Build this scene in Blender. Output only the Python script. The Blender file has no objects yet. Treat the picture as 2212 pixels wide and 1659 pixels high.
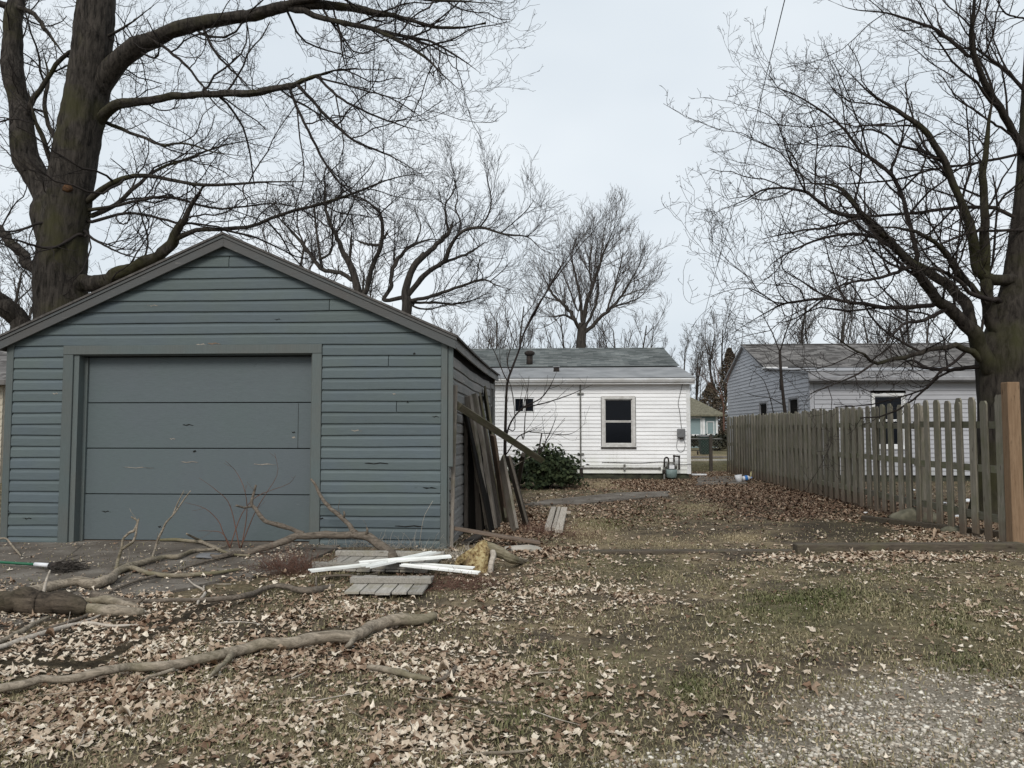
import bpy, math, random
import numpy as np
from mathutils import Vector
random.seed(7); RNG = np.random.default_rng(11)
C = bpy.context.scene.collection
SC = bpy.context.scene
# ------------------------------------------------------------------ camera, sky, sun, exposure
F = 1661.0; HC = 1.4
PITCH = math.atan(95.5 / F); YAW = math.atan(99 / F)
fw = np.array([-math.sin(YAW) * math.cos(PITCH), math.cos(YAW) * math.cos(PITCH), math.sin(PITCH)])
rt = np.array([math.cos(YAW), math.sin(YAW), 0.0]); up = np.cross(rt, fw); OC = np.array([0, 0, HC])
cam = bpy.data.cameras.new('camera'); camo = bpy.data.objects.new('camera', cam); C.objects.link(camo)
cam.sensor_width = 36; cam.lens = F / 2212 * 36; cam.clip_end = 2000; cam.clip_start = 0.05
camo.location = OC; camo.rotation_euler = (math.pi / 2 + PITCH, 0, YAW); SC.camera = camo
SUN_EL, SUN_AZ = math.radians(38), math.atan2(-0.08, -0.72)
w = bpy.data.worlds.new('World'); SC.world = w; w.use_nodes = True
nt = w.node_tree; nt.nodes.clear()
wo_ = nt.nodes.new('ShaderNodeOutputWorld'); bg = nt.nodes.new('ShaderNodeBackground'); bg.inputs[1].default_value = 0.1
sky = nt.nodes.new('ShaderNodeTexSky'); sky.sky_type = 'NISHITA'; sky.sun_disc = False
sky.sun_elevation = SUN_EL; sky.sun_rotation = SUN_AZ; sky.dust_density = 4; sky.air_density = 1
tc = nt.nodes.new('ShaderNodeTexCoord'); mp = nt.nodes.new('ShaderNodeMapping'); mp.inputs['Scale'].default_value = (1.3, 1.3, 2.6)
nz = nt.nodes.new('ShaderNodeTexNoise'); nz.inputs['Scale'].default_value = 1.6; nz.inputs['Detail'].default_value = 3; nz.inputs['Roughness'].default_value = .45
rp = nt.nodes.new('ShaderNodeValToRGB'); rp.color_ramp.elements[0].position = .35; rp.color_ramp.elements[1].position = .68
rp.color_ramp.elements[0].color = (.545, .600, .650, 1); rp.color_ramp.elements[1].color = (.685, .725, .755, 1)
vm = nt.nodes.new('ShaderNodeVectorMath'); vm.operation = 'SCALE'; vm.inputs['Scale'].default_value = 10.0
mx = nt.nodes.new('ShaderNodeMix'); mx.data_type = 'RGBA'; mx.inputs[0].default_value = 0.95
L = nt.links.new
L(tc.outputs['Generated'], mp.inputs['Vector']); L(mp.outputs[0], nz.inputs['Vector']); L(nz.outputs['Fac'], rp.inputs[0])
L(rp.outputs[0], vm.inputs[0]); L(sky.outputs[0], mx.inputs[6]); L(vm.outputs[0], mx.inputs[7]); L(mx.outputs[2], bg.inputs[0]); L(bg.outputs[0], wo_.inputs[0])
sun = bpy.data.lights.new('sun', 'SUN'); sun.energy = 1.5; sun.angle = math.radians(22); sun.color = (1, .955, .89)
suno = bpy.data.objects.new('sun', sun); C.objects.link(suno)
sd = Vector((math.sin(SUN_AZ) * math.cos(SUN_EL), math.cos(SUN_AZ) * math.cos(SUN_EL), math.sin(SUN_EL)))
suno.rotation_euler = (-sd).to_track_quat('-Z', 'Y').to_euler(); suno.location = (0, -5, 30)
vs = SC.view_settings; vs.view_transform = 'Standard'; vs.look = 'None'; vs.exposure = 0.42; vs.gamma = 1; vs.use_curve_mapping = False

# ------------------------------------------------------------------ pixel -> place (photograph read at 2212 px wide)
def ray(u, v): return fw + rt * (u - 1106) / F + up * (829.5 - v) / F
def G(u, v, z=0.0): d = ray(u, v); return OC + d * ((z - HC) / d[2])
def PY(u, v, Y): d = ray(u, v); return OC + d * (Y / d[1])
def PX(u, v, X): d = ray(u, v); return OC + d * (X / d[0])
def proj(P):
    q = np.asarray(P) - OC; z = q @ fw
    return 1106 + F * (q @ rt) / z, 829.5 - F * (q @ up) / z

# ------------------------------------------------------------------ objects
WO = {}
def link(o, parent, origin):
    C.objects.link(o); origin = np.array(origin, float); WO[o.name] = origin
    if parent is not None:
        o.parent = parent; origin = origin - WO[parent.name]
    o.location = origin
    return o
def tag(o, label=None, cat=None, group=None, kind=None):
    if label: o['label'] = label
    if cat: o['category'] = cat
    if group: o['group'] = group
    if kind: o['kind'] = kind
    return o
def thing(name, loc, label, cat, group=None):
    o = bpy.data.objects.new(name, None); o.empty_display_size = .1
    return tag(link(o, None, loc), label, cat, group)
def npmesh(name, V, Fl, mat=None, smooth=False):
    """V (n,3), Fl list of arrays (m,k) or list of lists"""
    me = bpy.data.meshes.new(name)
    if isinstance(Fl, np.ndarray): Fl = [Fl]
    if len(Fl) and isinstance(Fl[0], np.ndarray):
        tot = np.concatenate([np.full(len(f), f.shape[1], np.int32) for f in Fl])
        idx = np.concatenate([f.ravel() for f in Fl]).astype(np.int32)
        me.vertices.add(len(V)); me.vertices.foreach_set('co', np.asarray(V, np.float32).ravel())
        me.loops.add(len(idx)); me.loops.foreach_set('vertex_index', idx)
        me.polygons.add(len(tot)); st = np.zeros(len(tot), np.int32); st[1:] = np.cumsum(tot)[:-1]
        me.polygons.foreach_set('loop_start', st); me.polygons.foreach_set('loop_total', tot)
        me.update(calc_edges=True)
    else:
        me.from_pydata([tuple(map(float, p)) for p in V], [], [list(map(int, f)) for f in Fl]); me.update()
    if smooth: me.polygons.foreach_set('use_smooth', np.ones(len(me.polygons), bool))
    if mat: me.materials.append(mat)
    return me
def add(name, V, Fl, mat, parent=None, smooth=False, kind=None):
    V = np.asarray(V, float)
    lo, hi = V.min(0), V.max(0); o0 = np.array([(lo[0] + hi[0]) / 2, (lo[1] + hi[1]) / 2, lo[2]])
    o = bpy.data.objects.new(name, npmesh(name, V - o0, Fl, mat, smooth)); link(o, parent, o0)
    if kind: o['kind'] = kind
    return o
def place(name, me, loc, parent=None, rot=(0, 0, 0), scale=None):
    o = bpy.data.objects.new(name, me); link(o, parent, loc); o.rotation_euler = rot
    if scale is not None: o.scale = scale
    return o
QB = [(0, 3, 2, 1), (4, 5, 6, 7), (0, 1, 5, 4), (1, 2, 6, 5), (2, 3, 7, 6), (3, 0, 4, 7)]
def boxv(x0, x1, y0, y1, z0, z1):
    return [(x0, y0, z0), (x1, y0, z0), (x1, y1, z0), (x0, y1, z0), (x0, y0, z1), (x1, y0, z1), (x1, y1, z1), (x0, y1, z1)]
def join(parts):
    V = []; Fs = []
    for v, f in parts:
        n = len(V); V += [tuple(p) for p in v]; Fs += [tuple(i + n for i in q) for q in f]
    return V, Fs
def bevel(o, wd=.006, seg=2):
    m = o.modifiers.new('bevel', 'BEVEL'); m.width = wd; m.segments = seg; m.limit_method = 'ANGLE'; return o
def box(name, x0, x1, y0, y1, z0, z1, mat, parent=None, bv=0):
    o = add(name, boxv(x0, x1, y0, y1, z0, z1), QB, mat, parent)
    if bv: bevel(o, bv, 1)
    return o
def bar(a, b, wd, th, roll=0, upv=(0, 0, 1)):
    """box along a->b, width wd across, thickness th"""
    a = np.array(a, float); b = np.array(b, float); t = b - a; t /= np.linalg.norm(t)
    s = np.cross(t, upv); s = s / np.linalg.norm(s) if np.linalg.norm(s) > 1e-3 else np.array([1., 0, 0])
    n = np.cross(s, t); c, sn = math.cos(roll), math.sin(roll); s, n = s * c + n * sn, n * c - s * sn
    V = []
    for p in (a, b):
        for (i, j) in ((-1, -1), (1, -1), (1, 1), (-1, 1)): V.append(p + s * i * wd / 2 + n * j * th / 2)
    return V, QB
def catmull(P, n):
    P = np.asarray(P, float)
    if len(P) == 2: t = np.linspace(0, 1, n)[:, None]; return P[0] * (1 - t) + P[1] * t
    Q = np.vstack([2 * P[0] - P[1], P, 2 * P[-1] - P[-2]])
    d = np.linalg.norm(np.diff(P[:, :3], axis=0), axis=1); cum = np.concatenate([[0], np.cumsum(d)]); s = np.linspace(0, cum[-1], n)
    i = np.clip(np.searchsorted(cum, s, 'right') - 1, 0, len(P) - 2); t = ((s - cum[i]) / np.maximum(d[i], 1e-9))[:, None]
    p0, p1, p2, p3 = Q[i], Q[i + 1], Q[i + 2], Q[i + 3]
    return .5 * (2 * p1 + (p2 - p0) * t + (2 * p0 - 5 * p1 + 4 * p2 - p3) * t ** 2 + (3 * p1 - p0 - 3 * p2 + p3) * t ** 3)
def nrm(a): return a / np.maximum(np.linalg.norm(a, axis=-1, keepdims=True), 1e-9)
def frames(P):
    T = nrm(np.gradient(P, axis=1)); m = nrm(T.mean(1)); r = RNG.normal(size=m.shape); r = nrm(r - (r * m).sum(-1, keepdims=True) * m)
    A = nrm(np.cross(T, r[:, None, :])); B = np.cross(T, A); return T, A, B
def tubes(P, R, sides, cap=True, rough=0.0):
    """P (N,k,3) R (N,k) -> V, [quads, caps]"""
    N, k, _ = P.shape; T, A, B = frames(P); th = np.arange(sides) * 2 * np.pi / sides
    Rr = np.repeat(R[:, :, None], sides, 2)
    if rough: Rr = Rr * (1 + rough * RNG.normal(size=Rr.shape))
    V = P[:, :, None, :] + Rr[..., None] * (np.cos(th)[None, None, :, None] * A[:, :, None, :] + np.sin(th)[None, None, :, None] * B[:, :, None, :])
    base = (np.arange(N) * k * sides)[:, None, None] + (np.arange(k - 1) * sides)[None, :, None]
    j = np.arange(sides)[None, None, :]; j2 = (j + 1) % sides
    q = np.stack([base + j, base + j2, base + sides + j2, base + sides + j], -1).reshape(-1, 4)
    Fl = [q]
    if cap:
        e = (np.arange(N) * k * sides)[:, None]; jj = np.arange(sides)[None, :]
        Fl.append(np.concatenate([e + jj[:, ::-1], e + (k - 1) * sides + jj]))
    return V.reshape(-1, 3), Fl
def vnoise(p, s, seed=0):
    """cheap smooth value noise on (...,d) points, 0..1"""
    p = np.asarray(p, float) * s; i = np.floor(p).astype(np.int64); f = p - i; f = f * f * (3 - 2 * f); d = p.shape[-1]
    out = 0
    for c in range(2 ** d):
        wgt = 1.0; h = np.full(p.shape[:-1], seed * 7919 + 13, np.int64)
        for a in range(d):
            b = (c >> a) & 1; wgt = wgt * (f[..., a] if b else 1 - f[..., a]); h = (h * 374761393 + (i[..., a] + b) * 668265263) & 0x7fffffff
        h = (h ^ (h >> 13)) * 1274126177 & 0x7fffffff; h = h ^ (h >> 16)
        out = out + wgt * (h % 65536) / 65535.0
    return out
def fbm(p, s, o=4, seed=0): return sum(vnoise(p, s * 2 ** i, seed + i) * .5 ** i for i in range(o)) / sum(.5 ** i for i in range(o))

# ------------------------------------------------------------------ materials
class NT:
    def __init__(s, name, rough=.85, spec=.25):
        s.m = bpy.data.materials.new(name); s.m.use_nodes = True; s.t = s.m.node_tree; s.b = s.t.nodes['Principled BSDF']
        s.b.inputs['Roughness'].default_value = rough; s.b.inputs['Specular IOR Level'].default_value = spec
        s.tc = s.t.nodes.new('ShaderNodeTexCoord'); s.oi = s.t.nodes.new('ShaderNodeObjectInfo')
        geo = s.t.nodes.new('ShaderNodeNewGeometry'); s.pos = geo.outputs['Position']; s.geo = geo
    def ln(s, a, b):
        if isinstance(a, bpy.types.NodeSocket): s.t.links.new(a, b)
        else: b.default_value = a if not isinstance(a, tuple) or len(a) != 3 or b.type != 'RGBA' else (*a, 1)
    def map(s, v, scale):
        n = s.t.nodes.new('ShaderNodeMapping'); n.inputs['Scale'].default_value = scale; s.ln(v, n.inputs['Vector'])
        return n.outputs[0]
    def shift(s, v):
        n = s.t.nodes.new('ShaderNodeVectorMath'); n.operation = 'MULTIPLY_ADD'; s.ln(s.oi.outputs['Random'], n.inputs[0]); n.inputs[1].default_value = (37, 91, 53); s.ln(v, n.inputs[2]); return n.outputs[0]
    def noise(s, v, scale, detail=4, rough=.55, dist=0):
        n = s.t.nodes.new('ShaderNodeTexNoise'); n.inputs['Scale'].default_value = scale; n.inputs['Detail'].default_value = detail; n.inputs['Roughness'].default_value = rough; n.inputs['Distortion'].default_value = dist
        s.ln(v, n.inputs['Vector']); return n.outputs['Fac']
    def vor(s, v, scale, feat='F1', out='Distance'):
        n = s.t.nodes.new('ShaderNodeTexVoronoi'); n.feature = feat; n.inputs['Scale'].default_value = scale; s.ln(v, n.inputs['Vector']); return n.outputs[out]
    def ramp(s, f, *st):
        n = s.t.nodes.new('ShaderNodeValToRGB'); e = n.color_ramp.elements
        while len(e) < len(st): e.new(.5)
        for el, (p, c) in zip(e, st): el.position = p; el.color = (*c, 1) if isinstance(c, tuple) else (c, c, c, 1)
        s.ln(f, n.inputs[0]); return n.outputs[0]
    def mix(s, f, a, b, mode='MIX'):
        n = s.t.nodes.new('ShaderNodeMix'); n.data_type = 'RGBA'; n.blend_type = mode; s.ln(f, n.inputs[0]); s.ln(a, n.inputs[6]); s.ln(b, n.inputs[7]); return n.outputs[2]
    def math(s, op, a, b=0.0):
        n = s.t.nodes.new('ShaderNodeMath'); n.operation = op; s.ln(a, n.inputs[0]); s.ln(b, n.inputs[1]); return n.outputs[0]
    def attr(s, name):
        n = s.t.nodes.new('ShaderNodeAttribute'); n.attribute_name = name; return n.outputs
    def sep(s, c):
        n = s.t.nodes.new('ShaderNodeSeparateXYZ'); s.ln(c, n.inputs[0]); return n.outputs
    def bump(s, h, strength=.5, dist=.01):
        n = s.t.nodes.new('ShaderNodeBump'); n.inputs['Strength'].default_value = strength; n.inputs['Distance'].default_value = dist; s.ln(h, n.inputs['Height']); s.ln(n.outputs[0], s.b.inputs['Normal'])
    def out(s, c, rough=None):
        s.ln(c, s.b.inputs['Base Color'])
        if rough is not None: s.ln(rough, s.b.inputs['Roughness'])
        return s.m
def vary(n, col, amt):  # per-object brightness
    f = n.ramp(n.oi.outputs['Random'], (0, 1 - amt), (1, 1 + amt)); return n.mix(1.0, col, f, 'MULTIPLY')
def m_paint(name, a, b, wear, wearcol, axis='x', grain=1.0, amt=.09, rough=.62):
    n = NT(name, rough, .3); sc = (.6, 1, 9) if axis == 'x' else ((1, .6, 9) if axis == 'y' else (9, 9, .6))
    v = n.shift(n.pos); big = n.noise(v, 1.3, 3); col = n.mix(n.ramp(big, (.35, 0.0), (.65, 1.0)), a, b)
    g = n.noise(n.map(v, sc), 14 * grain, 6, .65); col = n.mix(1.0, col, n.ramp(g, (.25, .86), (.75, 1.12)), 'MULTIPLY')
    ch = n.noise(n.map(v, sc), 6, 8, .7); col = n.mix(n.ramp(ch, (wear, 0.0), (wear + .03, 1.0)), col, wearcol)
    dk = n.noise(n.map(v, (2, 2, 3)), 4, 6, .7); col = n.mix(n.ramp(dk, (.66, 0.0), (.72, .45)), col, (a[0] * .5, a[1] * .5, a[2] * .45))
    n.bump(g, .35, .004); return n.out(vary(n, col, amt))
def m_wood(name, a, b, axis='z', moss=None, mossamt=.55, amt=.2, grain=1.0):
    n = NT(name, .9, .15); sc = {'x': (.5, 9, 9), 'y': (9, .5, 9), 'z': (9, 9, .5)}[axis]
    v = n.shift(n.tc.outputs['Object']); g = n.noise(n.map(v, sc), 7 * grain, 6, .65, .4)
    col = n.mix(n.ramp(g, (.3, 0.0), (.7, 1.0)), a, b)
    cr = n.noise(n.map(v, sc), 16 * grain, 3, .5, .2); col = n.mix(n.ramp(cr, (.30, .8), (.38, 0.0)), col, (a[0] * .3, a[1] * .3, a[2] * .3))
    kn = n.vor(n.map(v, (6, 6, 1.6) if axis == 'z' else (2, 6, 6)), 1.4); col = n.mix(n.ramp(kn, (.05, .8), (.11, 0.0)), col, (a[0] * .4, a[1] * .33, a[2] * .3))
    if moss:
        mo = n.noise(v, 3.2, 5, .65); col = n.mix(n.ramp(mo, (mossamt - .12, 0.0), (mossamt + .12, .85)), col, moss)
    if name.startswith('weathered_green'):
        zz = n.math('ADD', n.sep(n.pos)[2], n.math('MULTIPLY', n.noise(v, 4, 3), .5)); col = n.mix(n.ramp(zz, (.35, .7), (.62, 0.0)), col, (.15, .105, .075))
    n.bump(g, .5, .004); return n.out(vary(n, col, amt))
def m_bark(name, a, b, moss=None, sc=1.0, mossamt=.5, bumpd=.02, horiz=False):
    n = NT(name, .95, .1); v = n.pos
    f = n.noise(n.map(v, (1.8 * sc, 9 * sc, 9 * sc) if horiz else (9 * sc, 9 * sc, 1.8 * sc)), 1.6, 7, .68, .6); f2 = n.noise(v, 40 * sc, 3)
    col = n.mix(n.ramp(f, (.33, 0.0), (.62, 1.0)), a, b); col = n.mix(1.0, col, n.ramp(f2, (.2, .8), (.8, 1.2)), 'MULTIPLY')
    if moss:
        mo = n.noise(v, .9, 5, .6); col = n.mix(n.ramp(mo, (mossamt - .06, 0.0), (mossamt + .1, .75)), col, moss)
    n.bump(f, .8, bumpd); return n.out(col)
def m_plain(name, a, b=None, scale=6, rough=.6, spec=.3, metal=0, bmp=.1):
    n = NT(name, rough, spec); b = b or tuple(x * .75 for x in a); f = n.noise(n.pos, scale, 5); n.b.inputs['Metallic'].default_value = metal
    n.bump(f, bmp, .004); return n.out(n.mix(n.ramp(f, (.35, 0.0), (.65, 1.0)), b, a))
def m_shingle(name, a, b, c):
    n = NT(name, .95, .1); br = n.t.nodes.new('ShaderNodeTexBrick'); br.offset = .5; br.inputs['Scale'].default_value = 1; br.inputs['Brick Width'].default_value = .3; br.inputs['Row Height'].default_value = .145; br.inputs['Mortar Size'].default_value = .006
    br.inputs['Color1'].default_value = (0, 0, 0, 1); br.inputs['Color2'].default_value = (1, 1, 1, 1); br.inputs['Mortar'].default_value = (.2, .2, .2, 1)
    xyz = n.sep(n.pos); cb = n.t.nodes.new('ShaderNodeCombineXYZ'); n.ln(xyz[0], cb.inputs[0]); n.ln(xyz[1], cb.inputs[1]); n.ln(cb.outputs[0], br.inputs['Vector'])
    col = n.ramp(br.outputs['Color'], (0.0, a), (.5, b), (1.0, c)); st = n.noise(n.map(n.pos, (.5, .15, 1)), 2.2, 5); col = n.mix(1.0, col, n.ramp(st, (.3, .7), (.7, 1.25)), 'MULTIPLY')
    gr = n.noise(n.pos, 90, 2); n.bump(gr, .3, .004); return n.out(col)
def m_glass(name, tint=(.004, .005, .007)):
    n = NT(name, .08, .12); f = n.noise(n.pos, 1.2, 3); n.bump(f, .05, .02); return n.out(n.mix(f, tint, tuple(x * 2.2 for x in tint)))
MT = {}
MT['gpaint'] = m_paint('garage_blue_grey_paint', (.090, .115, .128), (.094, .119, .118), .72, (.30, .31, .29))
MT['gpaint_side'] = m_paint('weathered_grey_green_paint', (.16, .165, .16), (.225, .215, .205), .60, (.30, .285, .26), 'y', amt=.12, rough=.8)
MT['gtrim'] = m_paint('garage_trim_paint', (.090, .112, .112), (.098, .106, .100), .72, (.25, .25, .23), 'z')
MT['gdoor'] = m_paint('garage_door_paint', (.098, .117, .127), (.095, .119, .123), .68, (.135, .155, .165), 'x', 1.6, .03, .55)
MT['grake'] = m_paint('weathered_rake_paint', (.082, .080, .077), (.078, .084, .085), .64, (.19, .18, .17), 'x')
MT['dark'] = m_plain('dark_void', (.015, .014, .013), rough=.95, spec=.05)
MT['asphalt_roof'] = m_plain('old_asphalt_shingle', (.12, .112, .105), (.065, .06, .057), 14, .95, .1, 0, .4)
def m_vinyl(name, a, alg, lo, hi):
    n = NT(name, .5, .3); f = n.noise(n.map(n.pos, (.5, .5, 2)), 1.6, 5); col = n.mix(1.0, a, n.ramp(f, (.3, .88), (.7, 1.05)), 'MULTIPLY')
    z = n.sep(n.pos)[2]; st = n.noise(n.map(n.pos, (1.4, 1.4, .5)), 1.3, 5, .6); k = n.math('SUBTRACT', n.math('MULTIPLY', st, 1.5), z)
    col = n.mix(n.ramp(k, (lo, 0.0), (hi, .55)), col, alg); dr = n.noise(n.map(n.pos, (9, 9, .5)), 1.0, 4, .6)
    col = n.mix(n.ramp(dr, (.6, 0.0), (.75, .22)), col, (.38, .37, .33)); return n.out(vary(n, col, .03))
MT['vinyl'] = m_vinyl('white_vinyl_siding', (.85, .855, .865), (.45, .48, .33), .12, .85)
MT['vinyl_grey'] = m_vinyl('pale_grey_siding', (.40, .405, .43), (.30, .31, .26), .3, 1.0)
MT['white_trim'] = m_plain('white_trim', (.74, .75, .76), (.62, .62, .61), 3, .5)
MT['grey_trim'] = m_plain('grey_trim', (.30, .30, .31), (.22, .22, .23), 4, .6)
MT['wood_trim'] = m_plain('bare_window_trim', (.62, .615, .60), (.46, .45, .43), 8, .7)
MT['glass'] = m_glass('dark_window_glass')
MT['block'] = m_plain('dirty_foundation_block', (.075, .08, .055), (.03, .03, .025), 5, .95, .1, 0, .4)
MT['shingle_w'] = m_shingle('grey_green_shingles', (.07, .08, .08), (.145, .158, .156), (.22, .23, .225))
MT['shingle_r'] = m_shingle('brown_grey_shingles', (.06, .056, .054), (.128, .122, .118), (.20, .192, .185))
MT['membrane'] = m_plain('grey_roll_roofing', (.27, .275, .28), (.185, .19, .195), 1.6, .85, .2, 0, .1)
MT['metal_grey'] = m_plain('grey_metal', (.20, .205, .21), (.14, .14, .145), 9, .55, .4, .3)
MT['metal_dark'] = m_plain('rusty_dark_metal', (.045, .035, .03), (.02, .018, .017), 12, .8, .2, .2)
MT['galv'] = m_plain('galvanised_pipe', (.26, .26, .25), (.13, .125, .11), 14, .55, .4, .5)
MT['meter'] = m_plain('meter_green_grey', (.17, .23, .225), (.11, .15, .145), 10, .5, .4)
MT['fence'] = m_wood('weathered_green_grey_picket', (.14, .125, .095), (.285, .262, .218), 'z', (.155, .152, .10), .56)
MT['rail'] = m_wood('weathered_fence_rail', (.12, .108, .082), (.22, .205, .165), 'y', (.13, .135, .078), .53)
MT['newpost'] = m_wood('new_brown_lumber', (.17, .108, .064), (.27, .185, .118), 'z', None, amt=.05)
MT['oldwood'] = m_wood('grey_weathered_board', (.105, .092, .078), (.235, .212, .185), 'z', (.085, .085, .05), .62)
MT['mosswood'] = m_wood('mossy_weathered_board', (.075, .066, .047), (.165, .148, .11), 'z', (.09, .095, .05), .56)
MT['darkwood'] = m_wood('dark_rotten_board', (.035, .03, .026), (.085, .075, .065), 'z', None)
MT['brownwood'] = m_wood('brown_board', (.095, .07, .052), (.195, .15, .118), 'z', None)
MT['deckwood'] = m_wood('grey_deck_plank', (.23, .215, .19), (.40, .375, .335), 'y', (.22, .20, .13), .62)
MT['palewood'] = m_wood('pale_lumber', (.30, .26, .215), (.50, .46, .40), 'y', None)
MT['timber'] = m_wood('landscape_timber', (.045, .036, .028), (.11, .092, .07), 'x', (.085, .08, .045), .62)
MT['vinylstrip'] = m_plain('white_plastic_strip', (.78, .79, .77), (.60, .61, .58), 5, .45)
MT['bark_maple'] = m_bark('maple_bark', (.010, .009, .008), (.062, .054, .047), (.048, .046, .022), 1.0, .57)
MT['bark_right'] = m_bark('mossy_right_bark', (.012, .010, .009), (.052, .045, .038), (.042, .042, .019), 1.3, .52, .012)
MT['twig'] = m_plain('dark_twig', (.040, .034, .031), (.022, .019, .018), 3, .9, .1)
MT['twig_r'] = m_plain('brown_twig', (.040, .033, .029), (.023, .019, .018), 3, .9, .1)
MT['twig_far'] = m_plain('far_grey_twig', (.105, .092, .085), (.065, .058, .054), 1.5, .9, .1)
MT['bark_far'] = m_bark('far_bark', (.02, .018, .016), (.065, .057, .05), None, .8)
MT['twig_red'] = m_plain('reddish_twig', (.15, .085, .065), (.09, .055, .042), 1.5, .9, .1)
MT['stick'] = m_bark('bare_grey_branch', (.105, .088, .066), (.335, .285, .225), (.13, .12, .065), 2.5, .54, .004, horiz=True)
MT['stick_brown'] = m_bark('brown_branch', (.060, .050, .040), (.185, .155, .125), None, 3, .6, .004, horiz=True)
MT['stick_pale'] = m_bark('pale_bleached_branch', (.27, .235, .195), (.48, .43, .37), None, 3, .6, .003, horiz=True)
MT['logbark'] = m_bark('rough_log_bark', (.016, .013, .011), (.115, .092, .07), (.075, .066, .04), 1.6, .6, .02, horiz=True)
MT['lichen'] = m_bark('yellow_lichen_bark', (.13, .085, .05), (.42, .32, .18), (.30, .26, .13), 8, .60, .012)
def m_lichen():
    n = NT('mottled_lichen', .95, .1); f = n.noise(n.pos, 26, 6, .7); f2 = n.noise(n.pos, 7, 4, .6)
    col = n.ramp(f, (.30, (.05, .03, .018)), (.42, (.20, .13, .06)), (.55, (.42, .33, .17)), (.72, (.56, .50, .30))); col = n.mix(n.ramp(f2, (.5, 0.0), (.62, .8)), col, n.ramp(f, (.35, (.04, .028, .02)), (.7, (.26, .17, .10)))); n.bump(f, 1.0, .03); return n.out(col)
MT['lichen'] = m_lichen()
MT['concrete'] = None
def m_conc():
    n = NT('stained_concrete', .95, .1); f = n.noise(n.pos, 2.2, 7, .62); f2 = n.noise(n.pos, 60, 3); col = n.ramp(f, (.3, (.085, .072, .06)), (.52, (.135, .118, .10)), (.72, (.215, .195, .17)))
    col = n.mix(1.0, col, n.ramp(f2, (.3, .75), (.7, 1.25)), 'MULTIPLY'); cr = n.vor(n.map(n.pos, (1, 1, 1)), .9, 'DISTANCE_TO_EDGE')
    col = n.mix(n.ramp(cr, (.0, .7), (.012, 0.0)), col, (.03, .027, .022)); n.bump(f2, .35, .006); return n.out(col)
MT['concrete'] = m_conc()
def m_ground():
    n = NT('yard_ground', .97, .05); a = n.attr('cover')['Color']; s = n.sep(a); v = n.pos
    f1 = n.noise(v, 1.7, 6, .65); f2 = n.noise(v, 13, 5, .65); f3 = n.noise(v, 70, 3, .6)
    dirt = n.ramp(f2, (.3, (.046, .036, .027)), (.55, (.098, .079, .059)), (.75, (.175, .146, .110)))
    straw = n.ramp(f2, (.3, (.165, .128, .078)), (.7, (.37, .295, .185)))
    green = n.ramp(f2, (.3, (.068, .063, .032)), (.7, (.150, .140, .076)))
    col = n.mix(n.ramp(f1, (.42, 0.0), (.62, .7)), dirt, straw); col = n.mix(n.math('MULTIPLY', s[1], n.ramp(f3, (.3, .4), (.6, 1.0))), col, green); col = n.mix(s[2], col, straw)
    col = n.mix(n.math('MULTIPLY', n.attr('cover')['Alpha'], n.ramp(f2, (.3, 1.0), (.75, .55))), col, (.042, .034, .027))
    grav = n.ramp(n.vor(v, 85), (.1, (.40, .36, .30)), (.5, (.20, .175, .14))); col = n.mix(s[0], col, grav)
    col = n.mix(1.0, col, n.ramp(f3, (.25, .72), (.75, 1.28)), 'MULTIPLY'); n.bump(n.math('ADD', f2, n.math('MULTIPLY', f3, .5)), .7, .03); return n.out(col)
MT['ground'] = m_ground()
def m_leafcol(name, stops, trans=.15):
    n = NT(name, .8, .2); a = n.attr('tone')['Fac']; col = n.ramp(a, *stops); f = n.noise(n.pos, 45, 4); col = n.mix(1.0, col, n.ramp(f, (.3, .75), (.7, 1.2)), 'MULTIPLY'); return n.out(col)
MT['leaf'] = m_leafcol('dead_leaves', ((0, (.085, .048, .03)), (.25, (.17, .105, .068)), (.5, (.30, .215, .15)), (.75, (.45, .36, .27)), (1, (.66, .58, .47))))
MT['grass'] = m_leafcol('grass_blades', ((0, (.066, .078, .026)), (.35, (.130, .130, .060)), (.65, (.225, .195, .115)), (1, (.39, .32, .205))))
MT['gravel'] = m_leafcol('gravel_stones', ((0, (.20, .172, .138)), (.5, (.43, .385, .32)), (1, (.70, .66, .58))))
MT['bushleaf'] = m_leafcol('evergreen_leaf', ((0, (.012, .02, .009)), (.5, (.026, .038, .016)), (1, (.06, .075, .035))))
MT['needle'] = m_leafcol('brown_green_needles', ((0, (.06, .05, .033)), (.5, (.105, .082, .058)), (1, (.16, .125, .09))))
MT['hedge'] = m_leafcol('dark_hedge', ((0, (.012, .014, .008)), (.5, (.026, .027, .016)), (1, (.05, .045, .03))))
MT['rock'] = m_plain('mossy_rock', (.20, .185, .135), (.10, .095, .07), 7, .95, .1, 0, .6)
MT['green_plastic'] = m_plain('green_plastic', (.015, .12, .06), (.012, .09, .045), 8, .45)
MT['white_plastic'] = m_plain('white_plastic', (.75, .76, .78), (.62, .63, .65), 6, .4)
MT['blue_plastic'] = m_plain('blue_label', (.05, .20, .52), (.04, .15, .42), 20, .4)
MT['yellow_plastic'] = m_plain('cream_plastic', (.62, .55, .30), (.5, .44, .24), 10, .5)
MT['bin'] = m_plain('dark_green_bin', (.012, .03, .024), (.009, .02, .016), 4, .5)
MT['teal'] = m_vinyl('teal_siding', (.22, .29, .30), (.16, .2, .18), .3, 1)
MT['tan'] = m_vinyl('tan_siding', (.48, .43, .34), (.3, .28, .2), .3, 1)
MT['wire'] = m_plain('black_wire', (.02, .02, .02), None, 5, .6)
MT['cut'] = m_plain('cut_wood_face', (.11, .06, .032), (.06, .034, .02), 20, .9, .1, 0, .3)
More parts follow.
